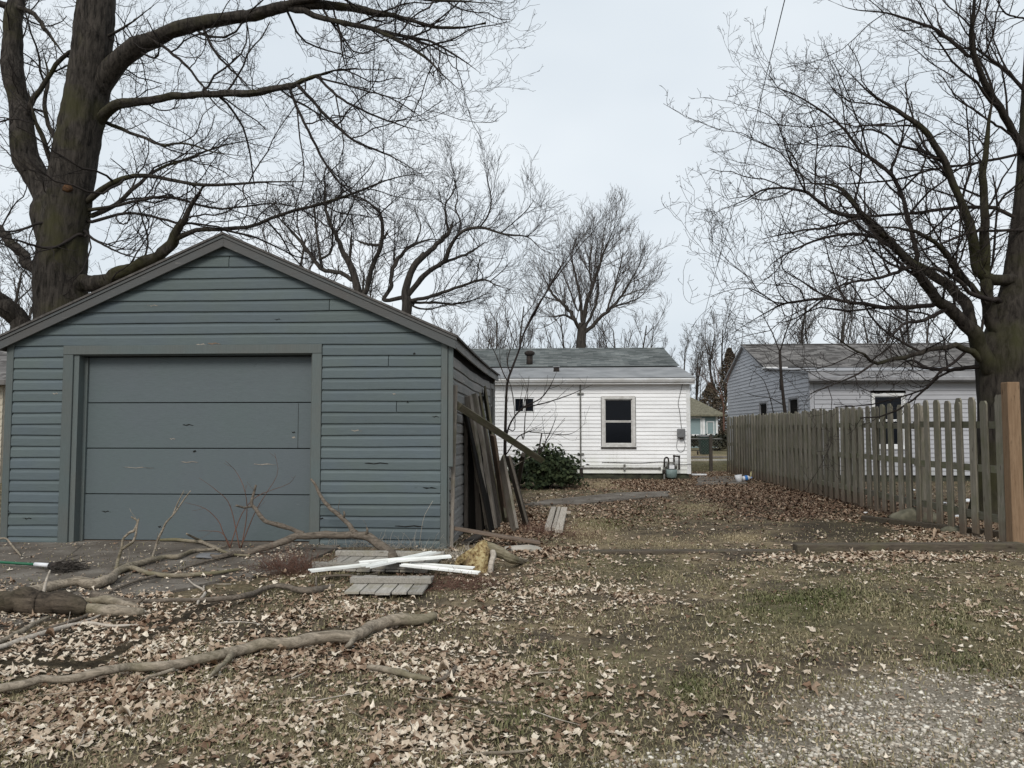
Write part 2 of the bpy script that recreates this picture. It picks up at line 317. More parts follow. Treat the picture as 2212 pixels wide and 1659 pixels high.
MT['sidewalk'] = m_plain('pale_sidewalk', (.42, .39, .34), (.30, .28, .24), 3, .95, .1)
# ------------------------------------------------------------------ ground
def blob(u, v, lst):
    o = np.zeros_like(u)
    for (cu, cv, ru, rv, k) in lst: o = np.maximum(o, k * np.clip(1.35 - np.sqrt(((u - cu) / ru) ** 2 + ((v - cv) / rv) ** 2), 0, 1) ** .8)
    return o
GRAVEL = [(2020, 1570, 300, 110, 1), (1760, 1630, 230, 40, .8), (1960, 1490, 110, 28, .9), (1500, 1650, 200, 20, .5), (2200, 1640, 200, 60, .9)]
GREEN = [(1290, 1130, 70, 16, .9), (1750, 1305, 170, 40, .8), (2110, 1370, 110, 90, .8), (1250, 1480, 180, 70, .6), (1480, 1500, 90, 45, .7), (600, 1600, 260, 60, .5), (480, 1420, 120, 40, .4), (1900, 1270, 330, 60, .5), (1530, 1005, 60, 20, 1), (1350, 1230, 150, 40, .6), (1000, 1540, 300, 60, .5), (1450, 1110, 120, 25, .4)]
STRAW = [(1270, 1145, 70, 26, .9), (1515, 1096, 70, 13, 1), (1610, 1163, 45, 13, 1), (1300, 1048, 60, 10, .9), (1400, 1170, 160, 14, .5), (640, 1215, 60, 25, .4), (1530, 985, 60, 9, .8)]
LEAF = [(480, 1370, 520, 95, 1.0), (330, 1540, 470, 110, .85), (880, 1420, 420, 120, .9), (760, 1590, 420, 70, .45), (1170, 1310, 220, 90, .75), (1950, 1207, 270, 9, .9), (1800, 1085, 280, 36, .95), (1650, 1062, 190, 26, 1.0), (2080, 1150, 140, 35, .8), (1400, 1050, 160, 13, .9), (1130, 1150, 90, 55, .8), (420, 1235, 120, 24, .55), (620, 1215, 120, 40, .7), (80, 1330, 200, 50, .95), (1330, 1100, 170, 40, .35), (1560, 1030, 90, 12, .8), (1700, 1230, 420, 24, .35), (2150, 1300, 150, 60, .35), (380, 1172, 340, 5, .6), (1160, 1190, 120, 20, .6), (2090, 1075, 160, 50, .7), (1250, 1560, 240, 60, .3)]
DARK = [(1790, 1147, 130, 24, 1), (1110, 1580, 210, 50, .8), (1540, 1600, 190, 40, .9), (2120, 1505, 130, 30, .9), (1330, 1530, 160, 40, .6), (1420, 1370, 130, 40, .5), (1650, 1450, 160, 40, .5), (1500, 1150, 150, 18, .5), (1720, 1200, 120, 10, .6), (480, 1390, 500, 110, .55), (1750, 1085, 400, 40, .6), (150, 1420, 160, 40, .8)]  # moist bare soil, plus leaf-bed blobs painted dark for shade between leaves
def gz(x, y):
    p = np.stack([x, y], -1); return (fbm(p, .45, 3, 5) - .5) * .045 + (vnoise(p, 3.1, 9) - .5) * .014
def axis_coords(lo, hi, step, far, k=1.22):
    a = list(np.arange(lo, hi + 1e-6, step)); s = step
    while a[-1] < far: s *= k; a.append(a[-1] + s)
    s = step
    while a[0] > -far: s *= k; a.insert(0, a[0] - s)
    return np.array(a)
gx = axis_coords(-9, 9, .13, 500); gy = axis_coords(1.2, 27, .13, 500)
XX, YY = np.meshgrid(gx, gy); ZZ = gz(XX, YY)
nx, ny = len(gx), len(gy); V = np.stack([XX, YY, ZZ], -1).reshape(-1, 3)
ii = (np.arange(ny - 1)[:, None] * nx + np.arange(nx - 1)[None, :]).ravel()
me = npmesh('ground', V, np.stack([ii, ii + 1, ii + nx + 1, ii + nx], -1), MT['ground'], True)
Vp = V.copy(); infront = Vp[:, 1] > 1.0; Vp[~infront, 1] = 1.0; gu, gv = proj(Vp)
wob = (fbm(V[:, :2], 1.1, 4, 3) - .5) * 90; gu2, gv2 = gu + wob, gv + wob * .25
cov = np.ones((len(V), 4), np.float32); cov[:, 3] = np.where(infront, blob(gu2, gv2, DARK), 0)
cov[:, 0] = np.where(infront, blob(gu2, gv2, GRAVEL), 0); cov[:, 1] = np.clip(np.where(infront, blob(gu2, gv2, GREEN), .3) * .8 + np.clip((fbm(V[:, :2], .7, 4, 21) - .5) * 2.2, 0, .6) + .75 * (V[:, 1] > 26), 0, 1); cov[:, 2] = np.where(infront, blob(gu2, gv2, STRAW), 0)
ca = me.color_attributes.new('cover', 'FLOAT_COLOR', 'POINT'); ca.data.foreach_set('color', cov.ravel())
ground = bpy.data.objects.new('ground', me); link(ground, None, (0, 0, 0)); tag(ground, 'bare brown yard ground with thin winter grass', 'ground', kind='structure')
def slab(name, poly, z0, z1, mat, label, kind='structure', cat='path'):
    n = len(poly); V = [(x, y, z1) for x, y in poly] + [(x, y, z0) for x, y in poly]
    o = add(name, V, [list(range(n)), list(range(2 * n - 1, n - 1, -1))] + [[i, i + n, (i + 1) % n + n, (i + 1) % n] for i in range(n)], mat); tag(o, label, cat, kind=kind); return o
def wobpoly(pts, n, amp, seed):
    r = random.Random(seed); o = []
    for i in range(len(pts)):
        a, b = np.array(pts[i][:2]), np.array(pts[(i + 1) % len(pts)][:2])
        for j in range(n): p = a + (b - a) * j / n; o.append((p[0] + r.uniform(-amp, amp), p[1] + r.uniform(-amp, amp)))
    return o
slab('driveway', wobpoly([(-9.5, 4.3), (-4.2, 4.5), (-3.3, 6.3), (-2.55, 7.6), (-2.6, 9.1), (-9.5, 9.1)], 7, .09, 3), -.1, .034, MT['concrete'], 'stained cracked concrete driveway pad in front of the garage door', cat='driveway')
slab('path', wobpoly([G(u, v) for u, v in ((1120, 1094), (1250, 1091), (1440, 1074), (1445, 1063), (1330, 1067), (1180, 1083))], 4, .05, 4), -.1, .03, MT['concrete'], 'short concrete path crossing the yard')
slab('path', wobpoly([G(u, v) for u, v in ((1502, 1050), (1612, 1046), (1585, 1031), (1512, 1031))], 4, .05, 5), -.1, .03, MT['concrete'], 'concrete path beside the white house corner')
slab('path', [(2, 33.2), (16, 33.2), (16, 34.4), (2, 34.4)], -.1, .04, MT['sidewalk'], 'pale street path beyond the white house')
slab('road', [(-60, 36.8), (60, 36.8), (60, 38.6), (-60, 38.6)], -.1, .03, MT['concrete'], 'narrow road running past beyond the houses', cat='road')

# ------------------------------------------------------------------ siding and windows
class Wall:
    def __init__(s, axis, plane, sign): s.axis, s.plane, s.sign = axis, plane, sign
    def pt(s, a, d, z): return (a, s.plane + s.sign * d, z) if s.axis == 'x' else (s.plane + s.sign * d, a, z)
    def prism(s, a0, a1, d0, d1, z0, z1):
        V = [s.pt(a, d, z) for z in (z0, z1) for (a, d) in ((a0, d0), (a1, d0), (a1, d1), (a0, d1))]; return V, QB
    def box(s, name, a0, a1, d0, d1, z0, z1, mat, parent): return add(name, *s.prism(a0, a1, d0, d1, z0, z1), mat, parent)
    def board(s, name, prof, z0, al, ar, mat, parent, seg=1, wave=None):
        n = len(prof); V = []
        for k in range(seg + 1):
            t = k / seg
            for d, dz in prof:
                z = z0 + dz; a = al(z) * (1 - t) + ar(z) * t; V.append(s.pt(a, d, z + (wave(a, z0) if wave else 0)))
        Fs = [list(range(n))[::-1], [seg * n + i for i in range(n)]]
        for k in range(seg):
            for i in range(n): j = (i + 1) % n; Fs.append([k * n + i, k * n + j, (k + 1) * n + j, (k + 1) * n + i])
        return add(name, V, Fs, mat, parent)
    def siding(s, name, prof, pitch, z0, z1, al, ar, mat, parent, openings=(), joints=None, seg=1, wave=None):
        r = 0; z = z0
        while z + pitch * .5 < z1:
            zm = z + pitch / 2; segs = [(None, None)]
            cuts = sorted((o[0], o[1]) for o in openings if o[2] < zm < o[3])
            iv = []; cur = None
            for c0, c1 in cuts: iv.append((cur, c0)); cur = c1
            iv.append((cur, None))
            if joints and r in joints:
                nv = []
                for (p, q) in iv:
                    pts = [x for x in joints[r] if (p is None or x > p + .05) and (q is None or x < q - .05)]
                    e = p
                    for x in pts: nv.append((e, x - .004)); e = x + .004
                    nv.append((e, q))
                iv = nv
            for (p, q) in iv:
                l = al if p is None else (lambda zz, p=p: p); rr = ar if q is None else (lambda zz, q=q: q)
                if rr(zm) - l(zm) > .04 and rr(z + pitch) - l(z + pitch) > .0: s.board(name, prof, z, l, rr, mat, parent, seg, wave)
            z += pitch; r += 1
    def window(s, parent, a0, a1, z0, z1, tw, tmat, gmat, mullion=False, rail=True, sill=True, d=.02):
        """a0..z1 is the glass; trim all round"""
        p = [s.prism(a0 - tw, a0, -.04, d + .012, z0 - tw, z1 + tw), s.prism(a1, a1 + tw, -.04, d + .012, z0 - tw, z1 + tw), s.prism(a0, a1, -.04, d + .010, z1, z1 + tw), s.prism(a0, a1, -.04, d + .010, z0 - tw, z0)]
        f = add('window', *join(p), tmat, parent); zm = (z0 + z1) / 2; st = .028
        if rail:
            for (lo, hi, dd) in ((z0, zm, -.012), (zm, z1, -.002)):
                q = [s.prism(a0, a0 + st, dd - .02, dd, lo, hi), s.prism(a1 - st, a1, dd - .02, dd, lo, hi), s.prism(a0 + st, a1 - st, dd - .02, dd - .001, lo, lo + st), s.prism(a0 + st, a1 - st, dd - .02, dd - .001, hi - st, hi)]
                add('sash', *join(q), tmat, f); s.box('pane', a0 + st, a1 - st, dd - .016, dd - .012, lo + st, hi - st, gmat, f)
        else: s.box('pane', a0, a1, -.02, -.012, z0, z1, gmat, f)
        if sill: s.box('sill', a0 - tw - .02, a1 + tw + .02, -.02, d + .05, z0 - tw - .035, z0 - tw - .001, MT['metal_dark'] if sill == 2 else tmat, f)
        return f
DROP = [(0, 0), (.022, 0), (.024, .005), (.023, .088), (.016, .104), (.006, .118), (.005, .1345), (0, .1345)]
# ------------------------------------------------------------------ garage
GX0, GX1, GY0, GY1, GC = -6.71, -1.29, 8.99, 15.4, -4.0
SL = .446; WPK = 3.67
ga = thing('garage', (GC, 12, 0), 'weathered blue grey wooden garage with gable front and wide panel door', 'garage')
rk = lambda z, k: GC + k * (WPK - z) / SL
gw = Wall('x', GY0, -1)
ev = WPK - (GC - GX0) * SL
# wall core with a door opening
core = []
for a0, a1 in ((GX0 + .01, -5.86), (-2.90, GX1 - .01)): core.append((boxv(a0, a1, GY0 + .002, GY0 + .10, -.1, 2.34), QB))
core.append(([(GX0 + .01, GY0 + .002, 2.341), (GX1 - .01, GY0 + .002, 2.341), (GX1 - .01, GY0 + .002, ev), (GC, GY0 + .002, WPK), (GX0 + .01, GY0 + .002, ev)] + [(GX0 + .01, GY0 + .10, 2.341), (GX1 - .01, GY0 + .10, 2.341), (GX1 - .01, GY0 + .10, ev), (GC, GY0 + .10, WPK), (GX0 + .01, GY0 + .10, ev)],
             [(4, 3, 2, 1, 0), (5, 6, 7, 8, 9), (0, 1, 6, 5), (1, 2, 7, 6), (2, 3, 8, 7), (3, 4, 9, 8), (4, 0, 5, 9)]))
gfront = add('front_wall', *join(core), MT['dark'], ga)
JT = {16: [-2.0], 21: [-2.72], 25: [-3.96], 12: [-1.9]}
gwave = lambda a, z: .0025 * math.sin(a * 2.3 + z * 9) + .0015 * math.sin(a * 6.1 + z * 31)
gw.siding('siding_board', DROP, .135, -.03, 3.6, lambda z: max(GX0 + .092, rk(z, -1)), lambda z: min(GX1 - .083, rk(z, 1)), MT['gpaint'], gfront, [(-5.995, -2.795, -1, 2.40)], JT, 8, gwave)
# gap lines behind boards come from the dark core; corner boards
for (a0, a1, d, z0, z1) in ((GX0, GX0 + .088, .030, -.02, 2.44), (GX1 - .080, GX1 - .004, .031, -.03, 2.43), (GX1 + .002, GX1 + .062, .018, .95, 2.44), (GX1 + .001, GX1 + .018, .012, -.02, .96)):
    bevel(gw.box('corner_board', a0, a1, 0.003, d, z0, z1, MT['gtrim'], ga), .004, 1)
# door surround and recessed door
for nm, a0, a1, z0, z1, d in (('door_casing', -5.99, -5.865, -.02, 2.29, .034), ('door_casing', -2.915, -2.80, -.05, 2.29, .034), ('door_header', -5.99, -2.80, 2.291, 2.40, .038)):
    bevel(gw.box(nm, a0, a1, .001, d, z0, z1, MT['gtrim'], ga), .004, 1)
box('door_jamb', -5.862, -5.80, GY0 - .012, GY0 + .20, 0, 2.29, MT['gtrim'], ga); box('door_jamb', -2.93, -2.898, GY0 - .006, GY0 + .20, 0, 2.29, MT['gtrim'], ga)
box('door_stop', -5.80, -5.76, GY0 + .10, GY0 + .135, .02, 2.26, MT['gtrim'], ga); box('door_head_jamb', -5.862, -2.898, GY0, GY0 + .2, 2.28, 2.33, MT['gtrim'], ga)
gd = thing('tmp', (0, 0, 0), 'x', 'x'); bpy.data.objects.remove(gd)
doorp = add('garage_door', boxv(-5.82, -2.93, GY0 + .165, GY0 + .19, .03, 2.28), QB, MT['dark'], ga)
zs = [.045, .60, 1.155, 1.71, 2.275]
for i in range(4):
    xa, xb = -5.80, -2.932
    pan = [(xa, xb)]
    for (p, q) in pan: bevel(box('door_panel', p, q, GY0 + .130 + .002 * (i % 2), GY0 + .163, zs[i] + .005, zs[i + 1] - .005, MT['gdoor'], doorp), .004, 1)
box('patch_strip', -3.13, -3.126, GY0 + .127, GY0 + .129, 1.16, 1.70, MT['dark'], doorp)
box('door_bottom_rail', -5.80, -2.932, GY0 + .135, GY0 + .165, .0, .042, MT['brownwood'], doorp)
box('threshold', -5.85, -2.90, GY0 - .03, GY0 + .2, -.05, .036, MT['concrete'], ga)
# cracks, chips and rot in the old paint
def flaw(u, v, w_, h_, mat, d, host):
    c = PY(u, v, GY0 - d); sx, sz_ = w_ / 2 * GY0 / F, h_ / 2 * GY0 / F; r_ = random.Random(int(u * 7 + v)); n_ = 10; pts = []
    for i in range(n_):
        a = i * 2 * math.pi / n_; k = r_.uniform(.55, 1.15); pts.append((c[0] + math.cos(a) * sx * k, c[2] + math.sin(a) * sz_ * k + .006 * math.sin(math.cos(a) * 5)))
    V = [(x, c[1], z) for x, z in pts] + [(x, c[1] + .003, z) for x, z in pts]; add('paint_flaw', V, [list(range(n_))[::-1], list(range(n_, 2 * n_))] + [(i, (i + 1) % n_, (i + 1) % n_ + n_, i + n_) for i in range(n_)], mat, host)
MT['chip'] = m_plain('bare_wood_chip', (.34, .31, .27), (.22, .19, .16), 30, .9, .1)
for (u, v, w_, h_, m_) in ((462, 742, 34, 4, 'brownwood'), (435, 744, 30, 2.5, 'chip'), (814, 1001, 64, 3, 'dark'), (928, 1054, 44, 2.5, 'dark'), (884, 1137, 70, 2.5, 'dark'), (895, 764, 7, 6, 'dark'), (852, 851, 8, 3.5, 'chip'), (880, 868, 5, 5, 'dark'), (17, 1035, 5, 26, 'dark'), (16, 1105, 14, 4, 'dark'), (695, 1120, 16, 3, 'dark'), (770, 930, 26, 2, 'chip'), (600, 690, 22, 2, 'dark'), (120, 850, 16, 2, 'chip'), (60, 1120, 26, 3, 'dark'), (330, 660, 28, 1.8, 'chip'), (940, 900, 18, 2, 'dark')): flaw(u, v, w_, h_, MT[m_], .0265 if 600 > u > 400 and v > 735 else .0262, gfront)
for (u, v, w_, h_, m_) in ((405, 918, 26, 2.5, 'dark'), (372, 948, 14, 2, 'chip'), (634, 945, 10, 4, 'chip'), (634, 934, 9, 3, 'dark'), (420, 975, 10, 4, 'dark'), (570, 1003, 60, 2, 'chip'), (410, 998, 50, 1.6, 'chip'), (300, 1010, 70, 1.4, 'chip'), (345, 1138, 8, 3, 'dark'), (230, 1105, 22, 2, 'dark')): flaw(u, v, w_, h_, MT[m_], -.127, doorp)
# side wall (faces the yard)
gs = Wall('y', GX1, 1)
gside = add('side_wall', *join([gs.prism(GY0 + .002, 14.47, -.1, -.002, -.1, ev - .01), gs.prism(15.05, GY1, -.1, -.002, -.1, ev - .01), gs.prism(14.47, 15.05, -.1, -.002, -.1, 1.49), gs.prism(14.47, 15.05, -.1, -.002, 2.16, ev - .01)]), MT['dark'], ga)
sag = lambda a, z: -.05 * math.sin((a - GY0) / (GY1 - GY0) * math.pi) * min(1, z / 2) + .006 * math.sin(a * 3 + z * 7)
gs.siding('siding_board', DROP, .135, .0, 2.36, lambda z: GY0 + .03, lambda z: GY1 - .05, MT['gpaint_side'], gside, [(14.36, 15.16, 1.40, 2.26)], {3: [12.2], 9: [11.4], 12: [13.1], 14: [10.9]}, 10, sag)
gs.box('corner_board', GY0 - .031 + .034, GY0 + .029, .0, .012, -.02, 2.3, MT['gtrim'], ga); gs.box('corner_board', GY1 - .055, GY1 + .02, 0, .03, 0, 2.42, MT['gpaint_side'], ga)
gs.window(ga, 14.47, 15.05, 1.49, 2.16, .09, MT['gpaint_side'], MT['glass'])
box('side_wall', GX0, GX0 + .1, GY0 + .1, GY1, -.1, ev - .01, MT['gpaint'], ga); box('back_wall', GX0 + .1, GX1 - .1, GY1 - .1, GY1, -.1, ev - .01, MT['gpaint'], ga)
add('back_gable', [(GX0, GY1 - .1, ev - .012), (GX1, GY1 - .1, ev - .012), (GC, GY1 - .1, WPK - .01), (GX0, GY1, ev - .012), (GX1, GY1, ev - .012), (GC, GY1, WPK - .01)], [(0, 1, 2), (5, 4, 3), (0, 3, 4, 1), (1, 4, 5, 2), (2, 5, 3, 0)], MT['gpaint'], ga)
# roof: two slabs, rake boards, drip edge, eave fascia
OV = .09; YF, YB = GY0 - .10, GY1 + .1
for k in (-1, 1):
    xe = GC + k * (GC - GX0 + OV); ze = WPK - (GC - GX0 + OV) * SL
    def rs(y0, y1, t0, t1, n, mt, x_in=GC, x_out=xe, par=ga, sagf=0):
        V = []
        m = 10 if sagf else 1
        for q in range(m + 1):
            y = y0 + (y1 - y0) * q / m; sg = sagf * math.sin(math.pi * q / m)
            for (x, t) in ((x_in, t0), (x_out, t0), (x_out, t1), (x_in, t1)): V.append((x, y, WPK - abs(x - GC) * SL + t - (sg if True else 0)))
        Fs = [(0, 1, 2, 3), (m * 4 + 3, m * 4 + 2, m * 4 + 1, m * 4)]
        for q in range(m):
            for i in range(4): j = (i + 1) % 4; Fs.append((q * 4 + j, q * 4 + i, q * 4 + 4 + i, q * 4 + 4 + j))
        return add(n, V, Fs, mt, par)
    roof = rs(YF + .004, YB, .012, .050, 'roof_deck', MT['grake'], sagf=.03)
    rs(YF - .03, YB + .03, .052, .078, 'shingle_layer', MT['asphalt_roof'], GC, xe + k * .035, roof, .03)
    bevel(rs(YF - .004, YF + .020, -.092, .011, 'rake_board', MT['grake'], GC, GC + k * (GC - GX0 + OV + .012)), .003, 1)
    bevel(rs(YF - .016, YF + .003, .012, .050, 'drip_edge', MT['grake'], GC, GC + k * (GC - GX0 + OV + .024)), .003, 1)
    rs(YF + .0205, GY0 + .001, -.06, -.03, 'soffit', MT['grake'], GC, GC + k * (GC - GX0))
    V = []
    m = 10
    for q in range(m + 1):
        y = YF + .022 + (YB - YF - .03) * q / m; sg = .03 * math.sin(math.pi * q / m)
        for x, z in ((xe - k * .02, ze - .075), (xe + k * .004, ze - .075), (xe + k * .004, ze + .010), (xe - k * .02, ze + .010)): V.append((x, y, z - sg))
    Fs = [(0, 1, 2, 3), (m * 4 + 3, m * 4 + 2, m * 4 + 1, m * 4)] + [(q * 4 + (i + 1) % 4, q * 4 + i, q * 4 + 4 + i, q * 4 + 4 + (i + 1) % 4) for q in range(m) for i in range(4)]
    add('eave_fascia', V, Fs, MT['gpaint_side'], ga)

# ------------------------------------------------------------------ twin houses with low rear additions
CLAP = lambda p: [(.004, .004), (.024, 0), (.024, .010), (.005, p + .003), (.0, p + .003)]
def courses(x0, x1, y0, z0, y1, z1, n, t=.012):
    P = []
    for i in range(n):
        a, b = i / n, (i + 1) / n + .25 / n
        ya, yb, za, zb = y0 + (y1 - y0) * a, y0 + (y1 - y0) * min(b, 1), z0 + (z1 - z0) * a, z0 + (z1 - z0) * min(b, 1)
        P.append(([(x0, ya, za), (x1, ya, za), (x1, yb, zb), (x0, yb, zb), (x0, ya, za + t), (x1, ya, za + t), (x1, yb, zb + .002), (x0, yb, zb + .002)], QB))
    return join(P)
def twin_house(name, label, x0, x1, yf, ym, yr, yb, ze, zm, zr, vinyl, shing, roofm, end, pitch, openings, side_open, vis):
    """front (camera side) wall at yf; addition roof rises yf->ym; main roof ym->ridge yr->yb; `end` is the side whose gable shows"""
    h = thing(name, ((x0 + x1) / 2, (yf + yb) / 2, 0), label, 'house')
    zb = zm - (zr - zm) * .0; fz = .16
    # foundation and core
    box('foundation', x0 + .03, x1 - .03, yf + .03, yb - .03, -.1, fz, MT['block'], h)
    co = [(boxv(x0 + .012, x1 - .012, yf + .10, yb - .012, fz + .001, ze - .05), QB)]
    tri = lambda x: [(x, yf + .10, ze - .049), (x, yb - .012, ze - .049), (x, yb - .012, zm - .12), (x, yr, zr - .1), (x, ym, zm - .12), (x, yf + .10, ze - .02)]
    co.append((tri(x0 + .012) + tri(x1 - .012), [(5, 4, 3, 2, 1, 0), (6, 7, 8, 9, 10, 11)] + [(i, (i + 1) % 6, (i + 1) % 6 + 6, i + 6) for i in range(6)]))
    cm = add('wall_core', *join(co), vinyl, h)
    wf = Wall('x', yf, -1); fw_ = add('rear_wall', *join([wf.prism(x0, x1, -.099, -.06, fz + .01, ze - .03)]), MT['dark'], h)
    wf.siding('siding_board', CLAP(pitch), pitch, fz, ze - .03, lambda z: vis[0], lambda z: x1 - .0 if end < 0 else x1 - .085, vinyl, fw_, openings)
    if vis[0] > x0 + .1: wf.box('siding_panel', x0, vis[0] - .002, -.05, .010, fz, ze - .03, vinyl, fw_)
    xs = x0 if end < 0 else x1; wsd = Wall('y', xs, end)
    topz = lambda y: ze + (zm - ze) * (y - yf) / (ym - yf) if y < ym else (zm + (zr - zm) * (y - ym) / (yr - ym) if y < yr else zr + (zm - zr) * (y - yr) / (yb - yr))
    sw = add('side_wall', *wsd.prism(yf + .1, yb, -.011, -.006, fz + .01, ze - .06), MT['dark'], h)
    def yl(z):
        if z < ze - .06: return yf + .085
        if z < zm - .06: return yf + .085 + (z - ze + .06) / (zm - ze) * (ym - yf)
        return ym + (z - zm + .06) / (zr - zm) * (yr - ym)
    yh = lambda z: yb - .02 if z < zm - .06 else yb - (z - zm + .06) / (zr - zm) * (yb - yr)
    wsd.siding('siding_board', CLAP(pitch), pitch, fz, zr - .12, yl, yh, vinyl, sw, side_open)
    # corner posts
    cx = x1 if end > 0 else x0
    box('corner_post', min(cx, cx - end * .085) - (.021 if end < 0 else 0), max(cx, cx - end * .085) + (.021 if end > 0 else 0), yf - .024, yf + .084, fz - .01, ze - .04, MT['white_trim'] if vinyl == MT['vinyl'] else vinyl, h)
    # roofs
    ov = .16; s1 = (zm - ze) / (ym - yf); y0 = yf - .22; z0 = ze - s1 * .22
    xa, xb = x0 - (.12 if end < 0 else .12), x1 + .12
    rd = add('roof', *join([([(xa, y0, z0 - .05), (xb, y0, z0 - .05), (xb, ym, zm - .05), (xa, ym, zm - .05), (xa, y0, z0), (xb, y0, z0), (xb, ym, zm), (xa, ym, zm)], QB),
                            ([(xa, ym + .001, zm - .06), (xb, ym + .001, zm - .06), (xb, yr, zr - .06), (xa, yr, zr - .06), (xa, ym + .001, zm), (xb, ym + .001, zm), (xb, yr, zr), (xa, yr, zr)], QB),
                            ([(xa, yr + .001, zr - .06), (xb, yr + .001, zr - .06), (xb, yb + .2, zm - .1), (xa, yb + .2, zm - .1), (xa, yr + .001, zr), (xb, yr + .001, zr), (xb, yb + .2, zm - .04), (xa, yb + .2, zm - .04)], QB)]), MT['grey_trim'], h)
    add('shingle_course', *courses(xa - .01, xb + .01, ym - .28, zm + .012 - .28 * s1 * .3, yr + .01, zr + .012, int((yr - ym) / .145) + 2), shing, rd, kind='stuff')
    if roofm: add('roll_roofing', *join([([(xa - .015, y0 - .02, z0 + .004), (xb + .015, y0 - .02, z0 + .004), (xb + .015, ym - .25, zm + .004 - .25 * s1), (xa - .015, ym - .25, zm + .004 - .25 * s1), (xa - .015, y0 - .02, z0 + .014), (xb + .015, y0 - .02, z0 + .014), (xb + .015, ym - .25, zm + .014 - .25 * s1), (xa - .015, ym - .25, zm + .014 - .25 * s1)], QB)]), roofm, rd)
    add('ridge_cap', *join([([(xa - .015, yr - .12, zr - .005), (xb + .015, yr - .12, zr - .005), (xb + .015, yr, zr + .035), (xa - .015, yr, zr + .035), (xa - .015, yr + .12, zr - .02), (xb + .015, yr + .12, zr - .02)], [(0, 1, 2, 3), (3, 2, 5, 4), (0, 3, 4), (1, 5, 2), (0, 4, 5, 1)])]), shing, rd)
    return h, wf, wsd, rd, y0, z0, xa, xb
VWY = 21.45
hx1 = PY(1490, 950, VWY)[0]
def ax(u, v=925, Y=VWY): return PY(u, v, Y)[0]
def az(v, u=1330, Y=VWY): return PY(u, v, Y)[2]
wo0 = (ax(1306), ax(1366), az(959), az(862)); sw1 = (ax(1113), ax(1130), az(888), az(861)); sw2 = (ax(1135), ax(1152), az(888), az(861))
opn = [(a - .10, b + .10, c - .10, d + .10) for a, b, c, d in (wo0,)] + [(a - .03, b + .03, c - .03, d + .03) for a, b, c, d in (sw1, sw2)]
wh, wwf, wws, wrd, wy0, wz0, wxa, wxb = twin_house('white_house', 'small white sided house with one dark sash window and grey roof', -9.5, hx1, VWY, 24.2, 27.4, 30.6, 2.82, 3.32, 4.22, MT['vinyl'], MT['shingle_w'], MT['membrane'], 1, .105, opn, [], (-2.6, 0))
wwf.window(wh, *wo0[:2], wo0[2], wo0[3], .085, MT['wood_trim'], MT['glass'], sill=2)
for s_ in (sw1, sw2): wwf.window(wh, *s_, .025, MT['white_trim'], MT['glass'], rail=False, sill=False)
# gutter, fascia
gp = [(wy0 - .105, wz0 - .02), (wy0 - .11, wz0 - .05), (wy0 - .07, wz0 - .115), (wy0 - .022, wz0 - .115), (wy0 - .022, wz0 - .02), (wy0 - .03, wz0 - .02), (wy0 - .03, wz0 - .105), (wy0 - .066, wz0 - .105), (wy0 - .10, wz0 - .05), (wy0 - .096, wz0 - .02)]
n = len(gp); V = [(wxa, y, z) for y, z in gp] + [(wxb, y, z) for y, z in gp]
add('gutter', V, [list(range(n))[::-1], list(range(n, 2 * n))] + [(i, (i + 1) % n, (i + 1) % n + n, i + n) for i in range(n)], MT['white_trim'], wh)
box('fascia', wxa, wxb, wy0 - .02, wy0 + .005, wz0 - .17, wz0 - .052, MT['white_trim'], wh); box('soffit', wxa, wxb, wy0 + .006, VWY - .02, wz0 - .17, wz0 - .15, MT['white_trim'], wh)
def tube1(name, pts, r, mat, parent=None, sides=8, n=None, smooth=True, r1=None, rough=0):
    P = np.asarray(pts, float); P = catmull(P, n) if n else P; R = np.linspace(r, r if r1 is None else r1, len(P))
    V, Fl = tubes(P[None], R[None], sides, True, rough); return add(name, V, Fl, mat, parent, smooth)
def poly_pipe(name, pts, r, mat, parent=None, sides=8):
    P = []
    for a, b in zip(pts[:-1], pts[1:]):
        V, Fl = tubes(catmull([a, b], 2)[None], np.array([[r, r]]), sides); P.append((V, [tuple(f) for g in Fl for f in g.tolist()]))
        b = np.array(b); V, Fl = tubes(np.stack([b - (0, 0, r * 1.2), b + (0, 0, r * 1.2)])[None], np.array([[r * 1.25] * 2]), sides); P.append((V, [tuple(f) for g in Fl for f in g.tolist()]))
    V, Fs = join(P); return add(name, V, Fs, mat, parent)
# pipes on the white wall
yw = VWY - .05
px_ = ax(1254); pz = az(1010, 1254)
dp = poly_pipe('conduit', [(px_, yw, 2.62), (px_, yw, pz), (ax(1424), yw, az(1011, 1424))], .022, MT['galv'], wh)
for zz in (az(850, 1254), az(980, 1254), az(1007, 1254)): box('pipe_clamp', px_ - .09, px_ + .09, yw - .03, VWY - .012, zz - .02, zz + .02, MT['galv'], dp)
box('pipe_clamp', ax(1346), ax(1350), yw - .03, VWY - .012, az(1016), az(1003), MT['galv'], dp)
poly_pipe('spigot', [(px_ + .01, yw - .02, .30), (px_ + .01, yw - .05, .12)], .045, MT['metal_dark'], wh); tube1('spigot_pipe', [(px_ + .01, yw, .30), (px_ + .01, VWY, .36)], .03, MT['metal_dark'], wh)
